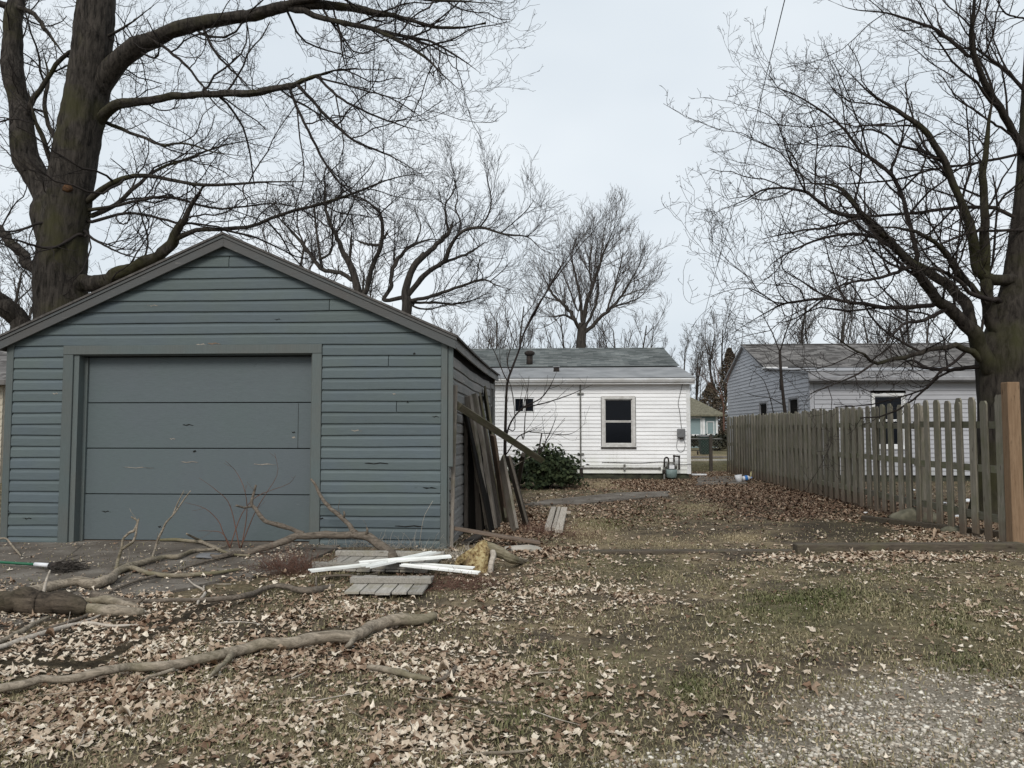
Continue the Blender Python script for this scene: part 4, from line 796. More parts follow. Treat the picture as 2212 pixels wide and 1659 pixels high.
# right hand tree
c6 = lambda seq: S(seq, .3333, 1474.5, .3333, 432)
c5 = lambda seq: S(seq, .3333, 1474.5, .3333, 0)
RTY = 12.3
right_trunk = ([(2150, 1190, 130), (2158, 1050, 96), (2162, 920, 88), (2164, 830, 92), (2168, 770, 98), (2178, 705, 76), (2190, 620, 48), (2202, 520, 40), (2212, 420, 36), (2222, 250, 32), (2230, 60, 26), (2236, -150, 16)], 0, .2)
rl = [
 ([(2140, 800, 46), (2101, 725, 38), (2070, 690, 33), (2037, 659, 30), (1994, 609, 25), (1965, 570, 20), (1930, 530, 16), (1870, 470, 13), (1820, 420, 9), (1770, 400, 6)], -.1, -1.8),
 ([(2108, 735, 36), (2094, 690, 30), (2074, 645, 28), (2040, 605, 25), (1978, 572, 22), (1907, 512, 19), (1864, 470, 15), (1840, 435, 13), (1812, 405, 11), (1770, 397, 8), (1715, 396, 5)], .1, 1.6),
 ([(1870, 470, 13), (1800, 458, 10), (1735, 413, 8), (1655, 408, 6), (1614, 430, 4), (1535, 463, 2)], .9, .4),
 c5([(1530, 1700, 34), (1480, 1480, 30), (1400, 1200, 28), (1260, 1050, 24), (1150, 980, 20), (1060, 850, 17), (900, 720, 14), (700, 600, 11), (540, 550, 8), (380, 500, 5)]), 
 c5([(1960, 1800, 76), (1890, 1600, 66), (1850, 1400, 60), (1780, 1250, 54), (1700, 1050, 48), (1600, 880, 42), (1480, 770, 34), (1330, 680, 26), (1200, 590, 18), (1110, 500, 12), (1000, 400, 6)]),
 c5([(2212, 1000, 56), (2150, 850, 52), (2000, 620, 46), (1900, 400, 40), (1870, 200, 32), (1890, 0, 26), (1880, -300, 14)]),
 c5([(1860, 370, 26), (1740, 270, 24), (1620, 180, 22), (1430, 120, 16), (1300, 80, 12), (1100, 60, 8), (940, 0, 5)]),
 c5([(2240, 1450, 30), (2120, 1390, 28), (2000, 1350, 27), (1750, 1350, 24), (1500, 1380, 21), (1200, 1400, 17), (960, 1380, 12), (780, 1430, 7)]),
 c5([(2240, 985, 22), (1900, 1060, 18), (1650, 1090, 16), (1400, 1160, 14), (1100, 1190, 11), (730, 1190, 7)]),
 c5([(2240, 1490, 20), (1900, 1500, 18), (1700, 1570, 15), (1500, 1640, 12), (1300, 1720, 8), (1100, 1740, 5)]),
 c5([(1700, 1060, 22), (1580, 990, 20), (1400, 940, 17), (1330, 880, 14), (1220, 840, 12), (1100, 860, 9), (980, 880, 6), (860, 960, 4)]),
 c5([(1380, 1160, 14), (1200, 1020, 12), (1050, 950, 10), (880, 960, 7), (740, 1040, 4)]),
 c5([(2240, 620, 26), (2100, 460, 22), (1950, 350, 18), (1880, 310, 14), (1640, 320, 9), (1480, 260, 5)]),
 c5([(800, 1250, 12), (700, 1050, 11), (650, 900, 9), (600, 780, 7), (450, 700, 5), (280, 660, 3)]),
 c5([(860, 1200, 10), (720, 1090, 10), (620, 980, 8), (440, 900, 6), (260, 820, 4)]),
 c5([(1060, 860, 10), (1040, 700, 8), (1020, 560, 6), (960, 460, 4)]),
 c5([(2180, 900, 20), (2050, 820, 16), (1900, 720, 13), (1760, 620, 9), (1740, 500, 6)]),
 c5([(2240, 130, 14), (2100, 90, 12), (2040, 10, 8), (1980, -60, 5)]),
 c5([(1760, 500, 9), (1600, 400, 8), (1480, 300, 6), (1350, 240, 4)]),
 c6([(1650, 680, 34), (1500, 690, 32), (1290, 700, 29), (1180, 670, 26), (1090, 668, 24), (960, 640, 22), (800, 650, 19), (660, 670, 16), (600, 700, 12), (420, 800, 8), (240, 920, 5)]),
 c6([(790, 645, 12), (750, 570, 10), (650, 540, 7), (570, 600, 4)]),
 c6([(630, 690, 11), (560, 640, 9), (480, 590, 8), (400, 570, 6), (250, 600, 4), (60, 680, 2.5)]),
 c6([(500, 600, 6), (420, 500, 5), (300, 400, 4), (200, 290, 3), (130, 200, 2)]),
 ([(2160, 720, 44), (2140, 665, 36), (2127, 610, 30), (2128, 532, 26), (2127, 465, 22), (2124, 380, 18), (2135, 280, 14), (2150, 180, 9)], -.2, -.8),
 ([(2118, 640, 18), (2095, 612, 16), (2067, 592, 15), (2040, 542, 13), (1994, 509, 11), (1940, 492, 8), (1880, 490, 5)], .0, -1.6),
 ([(2132, 790, 20), (2094, 757, 17), (2040, 749, 14), (1974, 765, 12), (1920, 778, 10), (1887, 785, 9), (1867, 765, 7), (1844, 755, 6), (1797, 722, 5), (1767, 695, 3)], -.2, -2),
 ([(2120, 790, 13), (2074, 797, 11), (2007, 796, 9), (1967, 778, 7), (1930, 800, 4)], -.1, 1.2),
 ([(2045, 668, 12), (1994, 692, 10), (1954, 699, 8), (1920, 732, 6), (1900, 760, 4)], -.1, -2.0),
 ([(1887, 785, 6), (1850, 810, 5), (1800, 830, 4), (1740, 855, 3)], -1.6, -2.2),
 ([(1970, 575, 11), (1900, 600, 8), (1830, 612, 6), (1770, 640, 4)], -1, -3),
 ([(1915, 520, 9), (1840, 505, 8), (1760, 520, 6), (1680, 560, 4), (1640, 600, 2.5)], .5, -1.5),
 ([(1860, 470, 8), (1790, 490, 7), (1720, 500, 5), (1630, 520, 3)], .6, -.8),
 ([(2160, 650, 14), (2110, 640, 12), (2060, 600, 10), (2010, 580, 8), (1950, 600, 5)], -.8, -2.4),
]
rl2 = []
dd = [(-.1, -1.4), (.2, 1.8), (.3, 1.5), (.2, -1.0), (.3, 2.2), (-.3, -2.2), (-1.2, -2.8), (-1.2, -2.4), (-.8, -2.0)]
for i, l in enumerate(rl):
    if isinstance(l, tuple): rl2.append(l)
    else:
        # widths in those traces are in zoomed pixels
        a = rng.uniform(-.6, .5); pts = [(q[0], q[1], q[2] * .3333 * 1.15) for q in l]; rl2.append((pts, a, a + rng.uniform(-2.0, 1.4)))
RLV = [dict(dens=5.6, ang=42, Lf=lambda t, Lp, rn: (.45 + 1.7 * rn * rn) * (1.15 - .5 * t), k=8, rr=.6, wander=.17, trop=.04, t0=.12, rmax=.024, upcurl=.08, sides=5),
       dict(dens=6.4, ang=44, Lf=LF(.26, .80), k=6, rr=.62, wander=.20, trop=.04, t0=.15, rmax=.009, upcurl=.08, sides=4),
       dict(dens=8.4, ang=46, Lf=LF(.12, .30), k=5, rr=.7, wander=.24, trop=.05, t0=.18, rmax=.004, upcurl=.08, sides=3),
       dict(dens=8.5, ang=48, Lf=LF(.05, .12), k=3, rr=.8, wander=.25, trop=.08, t0=.25, rmax=.0026, sides=3)]
build_tree('bare_tree', 'dark spreading bare tree behind the picket fence near its wooden post', right_trunk, rl2, RTY, (MT['bark_right'], MT['twig_r']), rng, RLV, .012, 48, 110)
# two mid distance trees above the garage roof
c3 = lambda seq: S([(q[0], q[1]) + ((q[2] * .3333,) if len(q) > 2 else ()) for q in seq], .3333, 576, .3333, 288)
wt = (c3([(900, 1900, 90), (905, 1500, 76), (900, 1250, 72), (910, 1100, 66), (900, 1020, 50), (950, 870, 44), (1030, 780, 42)]), 0, 0)
wl = [(c3([(1030, 785, 42), (1100, 720, 40), (1180, 640, 34), (1210, 560, 24)]), 0, .6), (c3([(1180, 640, 22), (1160, 540, 18), (1160, 460, 14), (1200, 400, 12), (1225, 320, 9), (1200, 200, 5)]), .4, -1),
 (c3([(915, 1060, 46), (960, 990, 44), (1050, 900, 42), (1150, 840, 38), (1175, 760, 34), (1240, 660, 30), (1380, 610, 24), (1520, 650, 18), (1690, 672, 13), (1780, 750, 8), (1900, 790, 4)]), .2, -3),
 (c3([(1380, 610, 16), (1430, 540, 14), (1455, 440, 12), (1430, 300, 9), (1405, 190, 5)]), -1, -1.5), (c3([(1520, 645, 10), (1620, 560, 9), (1700, 480, 7), (1760, 380, 4)]), -1.5, -3),
 (c3([(1245, 650, 16), (1255, 560, 14), (1222, 490, 12), (1240, 400, 9), (1200, 260, 6), (1140, 190, 4)]), -.6, 1), (c3([(1150, 838, 26), (1300, 780, 20), (1420, 705, 14)]), -.4, 1.5),
 (c3([(915, 1090, 34), (1050, 1060, 30), (1200, 1010, 26), (1400, 950, 18), (1500, 990, 12), (1600, 1020, 6)]), -.2, -2.5), (c3([(925, 1100, 24), (1100, 1095, 20), (1200, 1110, 16), (1380, 1070, 8), (1500, 1050, 4)]), -.2, 1.5),
 (c3([(760, 1080, 34), (800, 1000, 34), (830, 850, 32), (920, 740, 28), (1050, 690, 22), (1130, 692, 12)]), .5, 1.5), (c3([(830, 860, 22), (825, 740, 16)]), .8, .8), (c3([(960, 720, 12), (1000, 600, 9), (960, 480, 6), (1000, 380, 3)]), 1, 1.8),
 (c3([(1690, 670, 8), (1760, 600, 6), (1800, 540, 3)]), -2.4, -3), (c3([(1360, 960, 12), (1380, 820, 8), (1420, 760, 4)]), -1.5, -2), (c3([(1450, 960, 10), (1540, 880, 7), (1600, 800, 4)]), -2, -2.5), (c3([(950, 1120, 18), (1050, 1140, 14), (1200, 1110, 9), (1300, 1160, 5)]), 0, -1.5)]
WLV = [dict(dens=4.2, ang=40, Lf=lambda t, Lp, rn: (.7 + 1.6 * rn) * (1.1 - .4 * t), k=7, rr=.55, wander=.15, trop=.07, t0=.15, rmax=.022, upcurl=.06, sides=4),
       dict(dens=5.2, ang=32, Lf=LF(.45, 1.3), k=5, rr=.6, wander=.14, trop=.08, t0=.15, rmax=.009, sides=3),
       dict(dens=7.0, ang=30, Lf=LF(.25, .7), k=3, rr=.7, wander=.16, trop=.07, t0=.2, rmax=.0060, sides=3)]
def thick(root, k): pass
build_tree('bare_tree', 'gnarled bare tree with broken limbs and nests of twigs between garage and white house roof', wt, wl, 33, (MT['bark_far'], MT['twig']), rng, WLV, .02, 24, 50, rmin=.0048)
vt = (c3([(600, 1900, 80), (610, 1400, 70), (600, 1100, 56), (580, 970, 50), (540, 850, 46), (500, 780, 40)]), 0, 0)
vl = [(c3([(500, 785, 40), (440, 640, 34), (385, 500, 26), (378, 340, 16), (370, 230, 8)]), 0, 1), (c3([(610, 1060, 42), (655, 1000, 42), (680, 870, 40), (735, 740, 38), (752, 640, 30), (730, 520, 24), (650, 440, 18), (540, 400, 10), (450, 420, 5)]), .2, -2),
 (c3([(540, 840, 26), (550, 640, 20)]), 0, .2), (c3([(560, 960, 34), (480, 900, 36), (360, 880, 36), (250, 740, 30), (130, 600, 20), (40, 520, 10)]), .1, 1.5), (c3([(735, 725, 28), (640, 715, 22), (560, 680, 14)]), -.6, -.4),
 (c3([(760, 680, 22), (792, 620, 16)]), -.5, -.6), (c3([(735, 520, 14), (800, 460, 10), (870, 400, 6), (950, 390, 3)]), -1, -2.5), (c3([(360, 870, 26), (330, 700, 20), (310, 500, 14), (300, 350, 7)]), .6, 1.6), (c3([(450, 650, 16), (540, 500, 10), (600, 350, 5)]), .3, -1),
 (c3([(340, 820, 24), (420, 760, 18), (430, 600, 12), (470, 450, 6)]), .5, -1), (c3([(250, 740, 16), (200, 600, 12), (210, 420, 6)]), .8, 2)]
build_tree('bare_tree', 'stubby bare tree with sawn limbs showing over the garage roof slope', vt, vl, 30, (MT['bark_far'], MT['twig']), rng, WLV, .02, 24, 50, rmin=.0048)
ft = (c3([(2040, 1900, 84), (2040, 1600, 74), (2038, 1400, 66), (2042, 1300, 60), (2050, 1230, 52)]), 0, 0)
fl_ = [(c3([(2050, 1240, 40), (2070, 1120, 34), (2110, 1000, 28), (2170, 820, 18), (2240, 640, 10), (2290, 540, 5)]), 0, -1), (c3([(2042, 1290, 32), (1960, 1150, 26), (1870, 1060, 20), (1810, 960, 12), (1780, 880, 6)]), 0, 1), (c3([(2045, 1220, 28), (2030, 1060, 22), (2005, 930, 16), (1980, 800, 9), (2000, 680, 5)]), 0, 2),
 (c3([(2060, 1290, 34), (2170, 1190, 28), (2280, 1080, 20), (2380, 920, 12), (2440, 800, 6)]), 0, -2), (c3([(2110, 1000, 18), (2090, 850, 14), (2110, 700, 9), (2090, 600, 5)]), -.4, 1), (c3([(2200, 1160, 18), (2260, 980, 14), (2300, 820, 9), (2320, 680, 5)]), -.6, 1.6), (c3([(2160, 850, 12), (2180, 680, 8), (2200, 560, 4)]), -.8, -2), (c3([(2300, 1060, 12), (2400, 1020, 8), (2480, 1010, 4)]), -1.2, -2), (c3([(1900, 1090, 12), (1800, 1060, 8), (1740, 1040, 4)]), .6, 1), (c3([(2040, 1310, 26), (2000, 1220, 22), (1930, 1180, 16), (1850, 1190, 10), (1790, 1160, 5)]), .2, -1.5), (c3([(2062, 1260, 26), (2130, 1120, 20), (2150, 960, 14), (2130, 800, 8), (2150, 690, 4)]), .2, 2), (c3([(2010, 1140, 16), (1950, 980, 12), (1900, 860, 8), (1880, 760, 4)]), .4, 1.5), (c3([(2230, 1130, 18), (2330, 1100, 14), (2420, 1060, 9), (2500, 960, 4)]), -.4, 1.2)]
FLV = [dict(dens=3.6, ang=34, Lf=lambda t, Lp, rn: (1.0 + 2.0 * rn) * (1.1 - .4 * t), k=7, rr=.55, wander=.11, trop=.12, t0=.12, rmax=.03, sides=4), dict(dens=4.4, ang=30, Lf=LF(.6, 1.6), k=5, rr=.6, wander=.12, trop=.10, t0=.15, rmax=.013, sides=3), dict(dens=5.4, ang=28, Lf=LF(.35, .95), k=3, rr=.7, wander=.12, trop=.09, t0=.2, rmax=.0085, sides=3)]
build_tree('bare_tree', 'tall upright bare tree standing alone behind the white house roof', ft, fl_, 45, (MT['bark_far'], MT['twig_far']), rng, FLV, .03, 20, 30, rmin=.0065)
# generic far trees from a few shared shapes
def far_tree_mesh(seed, h, lv):
    g = np.random.default_rng(seed); tr = np.array([[0, 0, 0], [.1, 0, h * .15], [0, .1, h * .32], [.15, 0, h * .55], [.1, .1, h * .8]]); tr[1:, :2] += g.normal(size=(4, 2)) * .15
    P = catmull(tr, 14)[None]; R = np.linspace(h * .018, h * .004, 14)[None]; parts = [tubes(P, R, 8, False)]
    LP, LR = spawn(P, R, 1.25, 38, lambda t, Lp, rn: h * (.30 + .28 * rn) * (1.15 - .6 * t), 9, .62, .10, .10, g, .22, 1.0, 1, 6); parts.append(tubes(LP, LR, 5, False)); LR = LR * 1.0
    cur, cr = LP, LR; tw = []
    for a in lv:
        a = dict(a); s_ = a.pop('sides'); cur, cr = spawn(cur, cr, rng=g, **a); cr = np.maximum(cr, .0085); tw.append(tubes(cur, cr, s_, False))
    V, Fl = cat(parts); V2, Fl2 = cat(tw); return (V, Fl), (V2, Fl2)
GLV = [dict(dens=4.2, ang=36, Lf=LF(.7, 1.7), k=5, rr=.6, wander=.13, trop=.10, t0=.15, rmax=.02, sides=3), dict(dens=4.4, ang=32, Lf=LF(.4, 1.1), k=4, rr=.65, wander=.13, trop=.10, t0=.15, rmax=.010, sides=3), dict(dens=4.0, ang=30, Lf=LF(.25, .6), k=3, rr=.7, wander=.13, trop=.08, t0=.2, rmax=.006, sides=3)]
shapes = []
for sd_ in range(3):
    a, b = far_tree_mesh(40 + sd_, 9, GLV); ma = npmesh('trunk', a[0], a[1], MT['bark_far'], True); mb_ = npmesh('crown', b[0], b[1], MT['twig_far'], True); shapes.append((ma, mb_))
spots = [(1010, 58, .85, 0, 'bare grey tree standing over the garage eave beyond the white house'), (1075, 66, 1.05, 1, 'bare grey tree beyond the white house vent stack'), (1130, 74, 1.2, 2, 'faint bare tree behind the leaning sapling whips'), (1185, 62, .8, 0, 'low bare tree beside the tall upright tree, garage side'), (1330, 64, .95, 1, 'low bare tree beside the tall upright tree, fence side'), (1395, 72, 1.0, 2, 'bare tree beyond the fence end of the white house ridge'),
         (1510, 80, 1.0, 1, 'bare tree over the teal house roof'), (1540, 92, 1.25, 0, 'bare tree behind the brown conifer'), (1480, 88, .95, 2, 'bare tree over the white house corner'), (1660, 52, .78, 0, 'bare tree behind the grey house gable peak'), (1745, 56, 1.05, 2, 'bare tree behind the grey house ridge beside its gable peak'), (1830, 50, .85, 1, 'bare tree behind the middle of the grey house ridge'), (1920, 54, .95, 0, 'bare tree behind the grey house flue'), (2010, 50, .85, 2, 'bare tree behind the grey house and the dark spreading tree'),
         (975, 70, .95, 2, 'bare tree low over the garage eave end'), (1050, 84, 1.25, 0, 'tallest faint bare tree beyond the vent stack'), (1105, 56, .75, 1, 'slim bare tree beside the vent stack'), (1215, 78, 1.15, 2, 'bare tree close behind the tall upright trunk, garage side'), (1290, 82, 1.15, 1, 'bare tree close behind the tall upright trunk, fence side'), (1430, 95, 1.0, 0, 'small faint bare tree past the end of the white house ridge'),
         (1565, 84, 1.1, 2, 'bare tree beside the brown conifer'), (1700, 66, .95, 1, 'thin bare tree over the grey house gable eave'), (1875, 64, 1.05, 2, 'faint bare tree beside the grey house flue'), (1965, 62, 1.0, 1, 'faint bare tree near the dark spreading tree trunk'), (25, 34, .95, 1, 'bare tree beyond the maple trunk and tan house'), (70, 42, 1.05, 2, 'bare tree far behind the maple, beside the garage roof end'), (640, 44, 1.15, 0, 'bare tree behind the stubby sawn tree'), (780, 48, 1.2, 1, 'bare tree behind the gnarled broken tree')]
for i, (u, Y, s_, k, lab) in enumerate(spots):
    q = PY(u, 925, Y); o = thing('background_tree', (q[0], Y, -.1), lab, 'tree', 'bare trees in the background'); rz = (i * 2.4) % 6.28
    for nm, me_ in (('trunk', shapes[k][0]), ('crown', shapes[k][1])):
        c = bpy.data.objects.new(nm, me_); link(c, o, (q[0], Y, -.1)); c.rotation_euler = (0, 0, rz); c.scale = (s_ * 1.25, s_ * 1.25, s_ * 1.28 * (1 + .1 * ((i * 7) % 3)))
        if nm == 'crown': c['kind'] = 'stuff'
# saplings
c4 = lambda seq: S([(q[0], q[1]) + ((q[2],) if len(q) > 2 else ()) for q in seq], .3255, 936, .3255, 720)
SLV = [dict(dens=2.4, ang=34, Lf=LF(.4, 1.1), k=7, rr=.5, wander=.09, trop=.05, t0=.15, rmax=.008, sides=4), dict(dens=3.0, ang=34, Lf=LF(.2, .6), k=5, rr=.6, wander=.10, trop=.05, t0=.15, rmax=.004, sides=3), dict(dens=3.0, ang=36, Lf=LF(.08, .25), k=3, rr=.7, wander=.12, trop=.05, t0=.2, rmax=.0028, sides=3)]
st = (c4([(475, 1000, 8), (475, 800, 7.5), (480, 560, 6.5), (490, 340, 5.5), (520, 240, 5), (570, 110, 4), (600, 0, 3.6), (660, -130, 3)]), 0, .2)
sl = [(c4([(650, -110, 3.6), (760, -290, 3), (900, -480, 2.3), (1010, -620, 1.8), (1170, -770, 1.2)]), .2, -.6), (c4([(600, 0, 3.4), (720, -220, 2.8), (830, -420, 2.2), (920, -560, 1.5)]), .2, .6), (c4([(640, -80, 3), (800, -360, 2.4), (960, -600, 1.5), (1060, -720, 1)]), .2, -.2),
      (c4([(482, 690, 4), (520, 580, 4), (600, 490, 3.5), (700, 440, 3), (770, 360, 2.5), (830, 230, 1.6)]), 0, -.6), (c4([(590, 495, 3), (750, 460, 2.6), (900, 410, 2), (1060, 340, 1.4)]), -.2, -1), (c4([(485, 800, 3), (560, 690, 2.6), (640, 650, 2.4), (720, 620, 1.6)]), -.1, -.8), (c4([(640, 655, 2), (760, 665, 1.8), (900, 670, 1.4), (990, 620, 1)]), -.5, -1.2), (c4([(700, 800, 3), (760, 690, 2.4), (800, 600, 1.6), (830, 520, 1)]), .4, .2),
      (c4([(492, 320, 3), (450, 230, 2.6), (400, 110, 2), (330, 0, 1.4), (280, -90, 1)]), 0, .6), (c4([(510, 260, 3), (490, 180, 2.4), (520, 60, 1.8), (500, -60, 1.2)]), 0, .4), (c4([(600, 700, 2.6), (610, 560, 2.2), (625, 420, 1.6), (630, 300, 1)]), .3, .3), (c4([(540, 640, 2), (535, 480, 1.8), (510, 340, 1.3), (470, 250, 1)]), .2, .5)]
build_tree('sapling', 'slender bare sapling with long whips between the leaning boards and white house', st, sl, 15.9, (MT['twig_r'], MT['twig_r']), rng, SLV, .002, 10, 24, limb_sides=6, wk=1.0)
c62 = lambda seq: S([(q[0], q[1]) + ((q[2] * .3333,) if len(q) > 2 else ()) for q in seq], .3333, 1474.5, .3333, 432)
s2t = (c62([(690, 1800, 26), (680, 1500, 24), (660, 1340, 22), (640, 1150, 19), (630, 980, 17)]), 0, 0)
s2l = [(c62([(630, 985, 12), (580, 860, 10), (530, 760, 7), (490, 640, 5)]), 0, .4), (c62([(632, 980, 12), (670, 860, 10), (710, 740, 8), (720, 620, 5)]), 0, -.4), (c62([(650, 1330, 8), (560, 1280, 6), (470, 1270, 5), (360, 1230, 3)]), 0, -.5), (c62([(600, 1400, 9), (560, 1260, 7), (510, 1150, 5), (380, 1060, 3)]), .1, .5), (c62([(640, 1100, 6), (560, 1040, 5), (520, 960, 3)]), 0, .4)]
build_tree('sapling', 'forked young bare tree standing before the grey house gable side', s2t, s2l, 19.6, (MT['twig_r'], MT['twig']), rng, SLV, .003, 10, 24, limb_sides=6)
s3t = (c62([(268, 1500, 12), (266, 1380, 11), (262, 1310, 9), (240, 1260, 7)]), 0, 0)
s3l = [(c62([(250, 1270, 6), (180, 1200, 5), (120, 1140, 4), (60, 1080, 2)]), 0, .5), (c62([(262, 1300, 6), (230, 1150, 5), (210, 1040, 3)]), 0, .4), (c62([(264, 1300, 6), (290, 1180, 5), (320, 1080, 3)]), 0, -.4)]
build_tree('sapling', 'reddish twiggy young tree at the far end of the picket fence', s3t, s3l, 26, (MT['twig_red'], MT['twig_red']), rng, [dict(SLV[0], dens=4.5), dict(SLV[1], dens=5, Lf=LF(.3, .8)), SLV[2]], .002, 8, 16, limb_sides=5)
# foliage helper: small quads with a tone attribute
def leaf_cloud(name, P, N, size, mat, parent, rng, aspect=.5, kind='stuff', tone=None):
    M_ = len(P); a = nrm(np.cross(N, rng.normal(size=N.shape))); b = np.cross(nrm(N), a); sz = size * (.6 + .8 * rng.random(M_))[:, None]
    V = np.stack([P - a * sz, P + b * sz * aspect + N * sz * .12, P + a * sz, P - b * sz * aspect + N * sz * .12], 1).reshape(-1, 3); q = np.arange(M_ * 4).reshape(-1, 4)
    o = add(name, V, [q], mat, parent); at = o.data.attributes.new('tone', 'FLOAT', 'POINT'); tn = rng.random(M_) if tone is None else tone; at.data.foreach_set('value', np.repeat(tn, 4).astype(np.float32)); o['kind'] = kind; return o
def bushy(name, label, cat_, cen, rad, nleaf, size, mat, rng, stems=18, lump=.35, aspect=.5):
    cen = np.array(cen, float); rad = np.array(rad); t = thing(name, (cen[0], cen[1], 0), label, cat_); d = nrm(rng.normal(size=(nleaf, 3))); d[:, 2] = np.abs(d[:, 2]) * 1.1 - .30
    lump_ = 1 + lump * (fbm(d * 2 + 5, 1.6, 3, 4) - .5) * 2; rr = (rng.random(nleaf) ** .45) * lump_ * (1 + .10 * rng.normal(size=nleaf)); P = cen + d * rad * rr[:, None]; P[:, 2] = np.maximum(P[:, 2], .02)
    leaf_cloud('foliage', P, nrm(d + rng.normal(size=d.shape) * .6 + (0, 0, .4)), size, mat, t, rng, aspect)
    e = cen + nrm(rng.normal(size=(stems, 3)) * (1, 1, .4) + (0, 0, .5)) * rad * .9; Pp = np.stack([catmull([(cen[0] + rng.normal() * .1, cen[1] + rng.normal() * .1, 0), (cen + q) / 2 + (0, 0, .1), q], 6) for q in e]); V, Fl = tubes(Pp, np.linspace(.014, .005, 6)[None].repeat(stems, 0), 4); add('stem', V, Fl, MT['twig_r'], t, True); return t
bc = G(1183, 1058); bushy('evergreen_bush', 'dark green broadleaf bush against the white house wall beside the boards', 'bush', (bc[0] - .08, bc[1] + .5, .30), (.92, .66, .80), 5200, .06, MT['bushleaf'], rng, 40, .75)
bu2 = G(1228, 1050); bushy('evergreen_bush', 'small upright sprig of dark leaves at the edge of the bush', 'bush', (PY(1212, 1000, bu2[1])[0], bu2[1], .42), (.16, .16, .38), 160, .05, MT['bushleaf'], rng, 6, .3)
h0 = PY(1530, 950, 49); bushy('hedge', 'dark low hedge in front of the teal house', 'hedge', (h0[0] + .5, 49, .45), (5.5, .9, .65), 5000, .13, MT['hedge'], rng, 30, .15)
# conifer
def conifer(Y, u, h, rad, label):
    q = PY(u, 925, Y); t = thing('conifer', (q[0], Y, 0), label, 'tree'); tube1('trunk', [(q[0], Y, -.1), (q[0], Y, h * .96)], h * .02, MT['bark_far'], t, 8, 8, r1=.02)
    n_ = 9000; zz = rng.random(n_) ** .8; lay = zz; ph = rng.random(n_) * 6.283; rr = rad * (1 - zz) ** .8 * (.25 + .75 * rng.random(n_) ** .5) * (1 + .3 * np.sin(ph * 3 + lay * 23)) + .1
    P = np.stack([q[0] + rr * np.cos(ph), Y + rr * np.sin(ph), h * .08 + zz * h * .92 - rr * .18], -1); N = nrm(np.stack([np.cos(ph) * .4, np.sin(ph) * .4, np.ones(n_)], -1) + rng.normal(size=(n_, 3)) * .4); leaf_cloud('needles', P, N, .13, MT['needle'], t, rng, .28)
conifer(66, 1578, 8.2, 2.0, 'brown green conifer beyond the end of the picket fence'); conifer(72, 1535, 5.6, 2.4, 'lower dark conifer beside the teal house roof')
# ------------------------------------------------------------------ fallen branches
def gpt(u, v, z=0.0, r=0.0):
    p = G(u, v, z + r); p[2] = z + r; return p
def ground_branch(label, stems, mat, twigs=0, seed=0, sides=9, mat2=None):
    """stems: lists of (u, v, width px[, Y]) - a Y value means the point hangs at that depth; else it lies on the ground"""
    root = None; g = np.random.default_rng(seed); LPs = []
    for si, stm in enumerate(stems):
        P, R = [], []
        ws = [q[2] if len(q) > 2 and q[2] else None for q in stm]; kn = [i for i in range(len(stm)) if ws[i]]; ws = np.interp(range(len(stm)), kn, [ws[i] for i in kn])
        for i, q in enumerate(stm):
            if len(q) > 3: p = PY(q[0], q[1], q[3])
            else: p = G(q[0], q[1])
            rr = ws[i] * 1.12 * p[1] / F / 2
            if len(q) <= 3: on_ = p[0] < -2.6 and p[1] > 4.4; p = G(q[0], q[1], rr * .8 + (.045 if on_ else .018))
            P.append(p); R.append(rr)
        n = max(14, len(stm) * 5); Q, Rr = limb_res(np.array(P), np.array(R), n)
        wv = np.interp(np.linspace(0, 1, n), np.linspace(0, 1, n // 4), g.normal(size=n // 4)); Q = Q + np.column_stack([np.interp(np.linspace(0, 1, n), np.linspace(0, 1, n // 3), g.normal(size=n // 3)) for _ in range(3)]) * Rr[:, None] * .16; Rr = Rr * (1 + .09 * wv.clip(-1.5, 1.5))
        if root is None: root = thing('fallen_branch', (P[len(P) // 2][0], P[len(P) // 2][1], 0), label, 'branch', 'fallen branches littering the yard')
        V, Fl = tubes(Q[None], Rr[None], sides, True, .02); add('stem' if si == 0 else 'side_branch', V, Fl, mat if si == 0 or mat2 is None else mat2, root, True); LPs.append((catmull(np.column_stack([Q, Rr]), 14)))
    if twigs:
        A = np.stack(LPs); P2, R2 = spawn(A[:, :, :3], A[:, :, 3], twigs, 50, LF(.08, .3), 5, .45, .2, .06, g, .3, 1, .006); P2[:, :, 2] = np.maximum(P2[:, :, 2], .01); R2 = np.maximum(R2, .0018)
        for a_, b_ in zip(P2, R2): V, Fl = tubes(a_[None], b_[None], 4); add('twig', V, Fl, mat, root, True)
    return root
c8 = lambda seq: [(q[0] * .3333, q[1] * .3333 + 1106) + tuple(q[2:]) for q in seq]
c2 = lambda seq: [(q[0] * .3333, q[1] * .3333 + 792) + tuple(q[2:]) for q in seq]
ground_branch('long smooth grey branch lying across the leaf litter, forked near its thick end', [
 [(-40, 1490, 15), (0, 1486, 15), (60, 1476, 15), (100, 1466, 15), (167, 1463, 15), (233, 1446, 16), (285, 1441, 16), (350, 1439, 17), (417, 1429, 18), (483, 1413, 19), (533, 1399, 21), (583, 1391, 21), (637, 1386, 21), (690, 1377, 22), (744, 1376, 23), (771, 1370, 22), (804, 1353, 21), (837, 1343, 21), (897, 1336, 19), (940, 1330, 17)],
 [(500, 1415, 11), (485, 1432, 10), (470, 1445, 9), (453, 1461, 5)], [(377, 1446, 7), (340, 1458, 6), (317, 1466, 5), (293, 1493, 3)], [(765, 1380, 12), (754, 1392, 9), (747, 1397, 5)]], MT['stick'], 0, 1, 14)
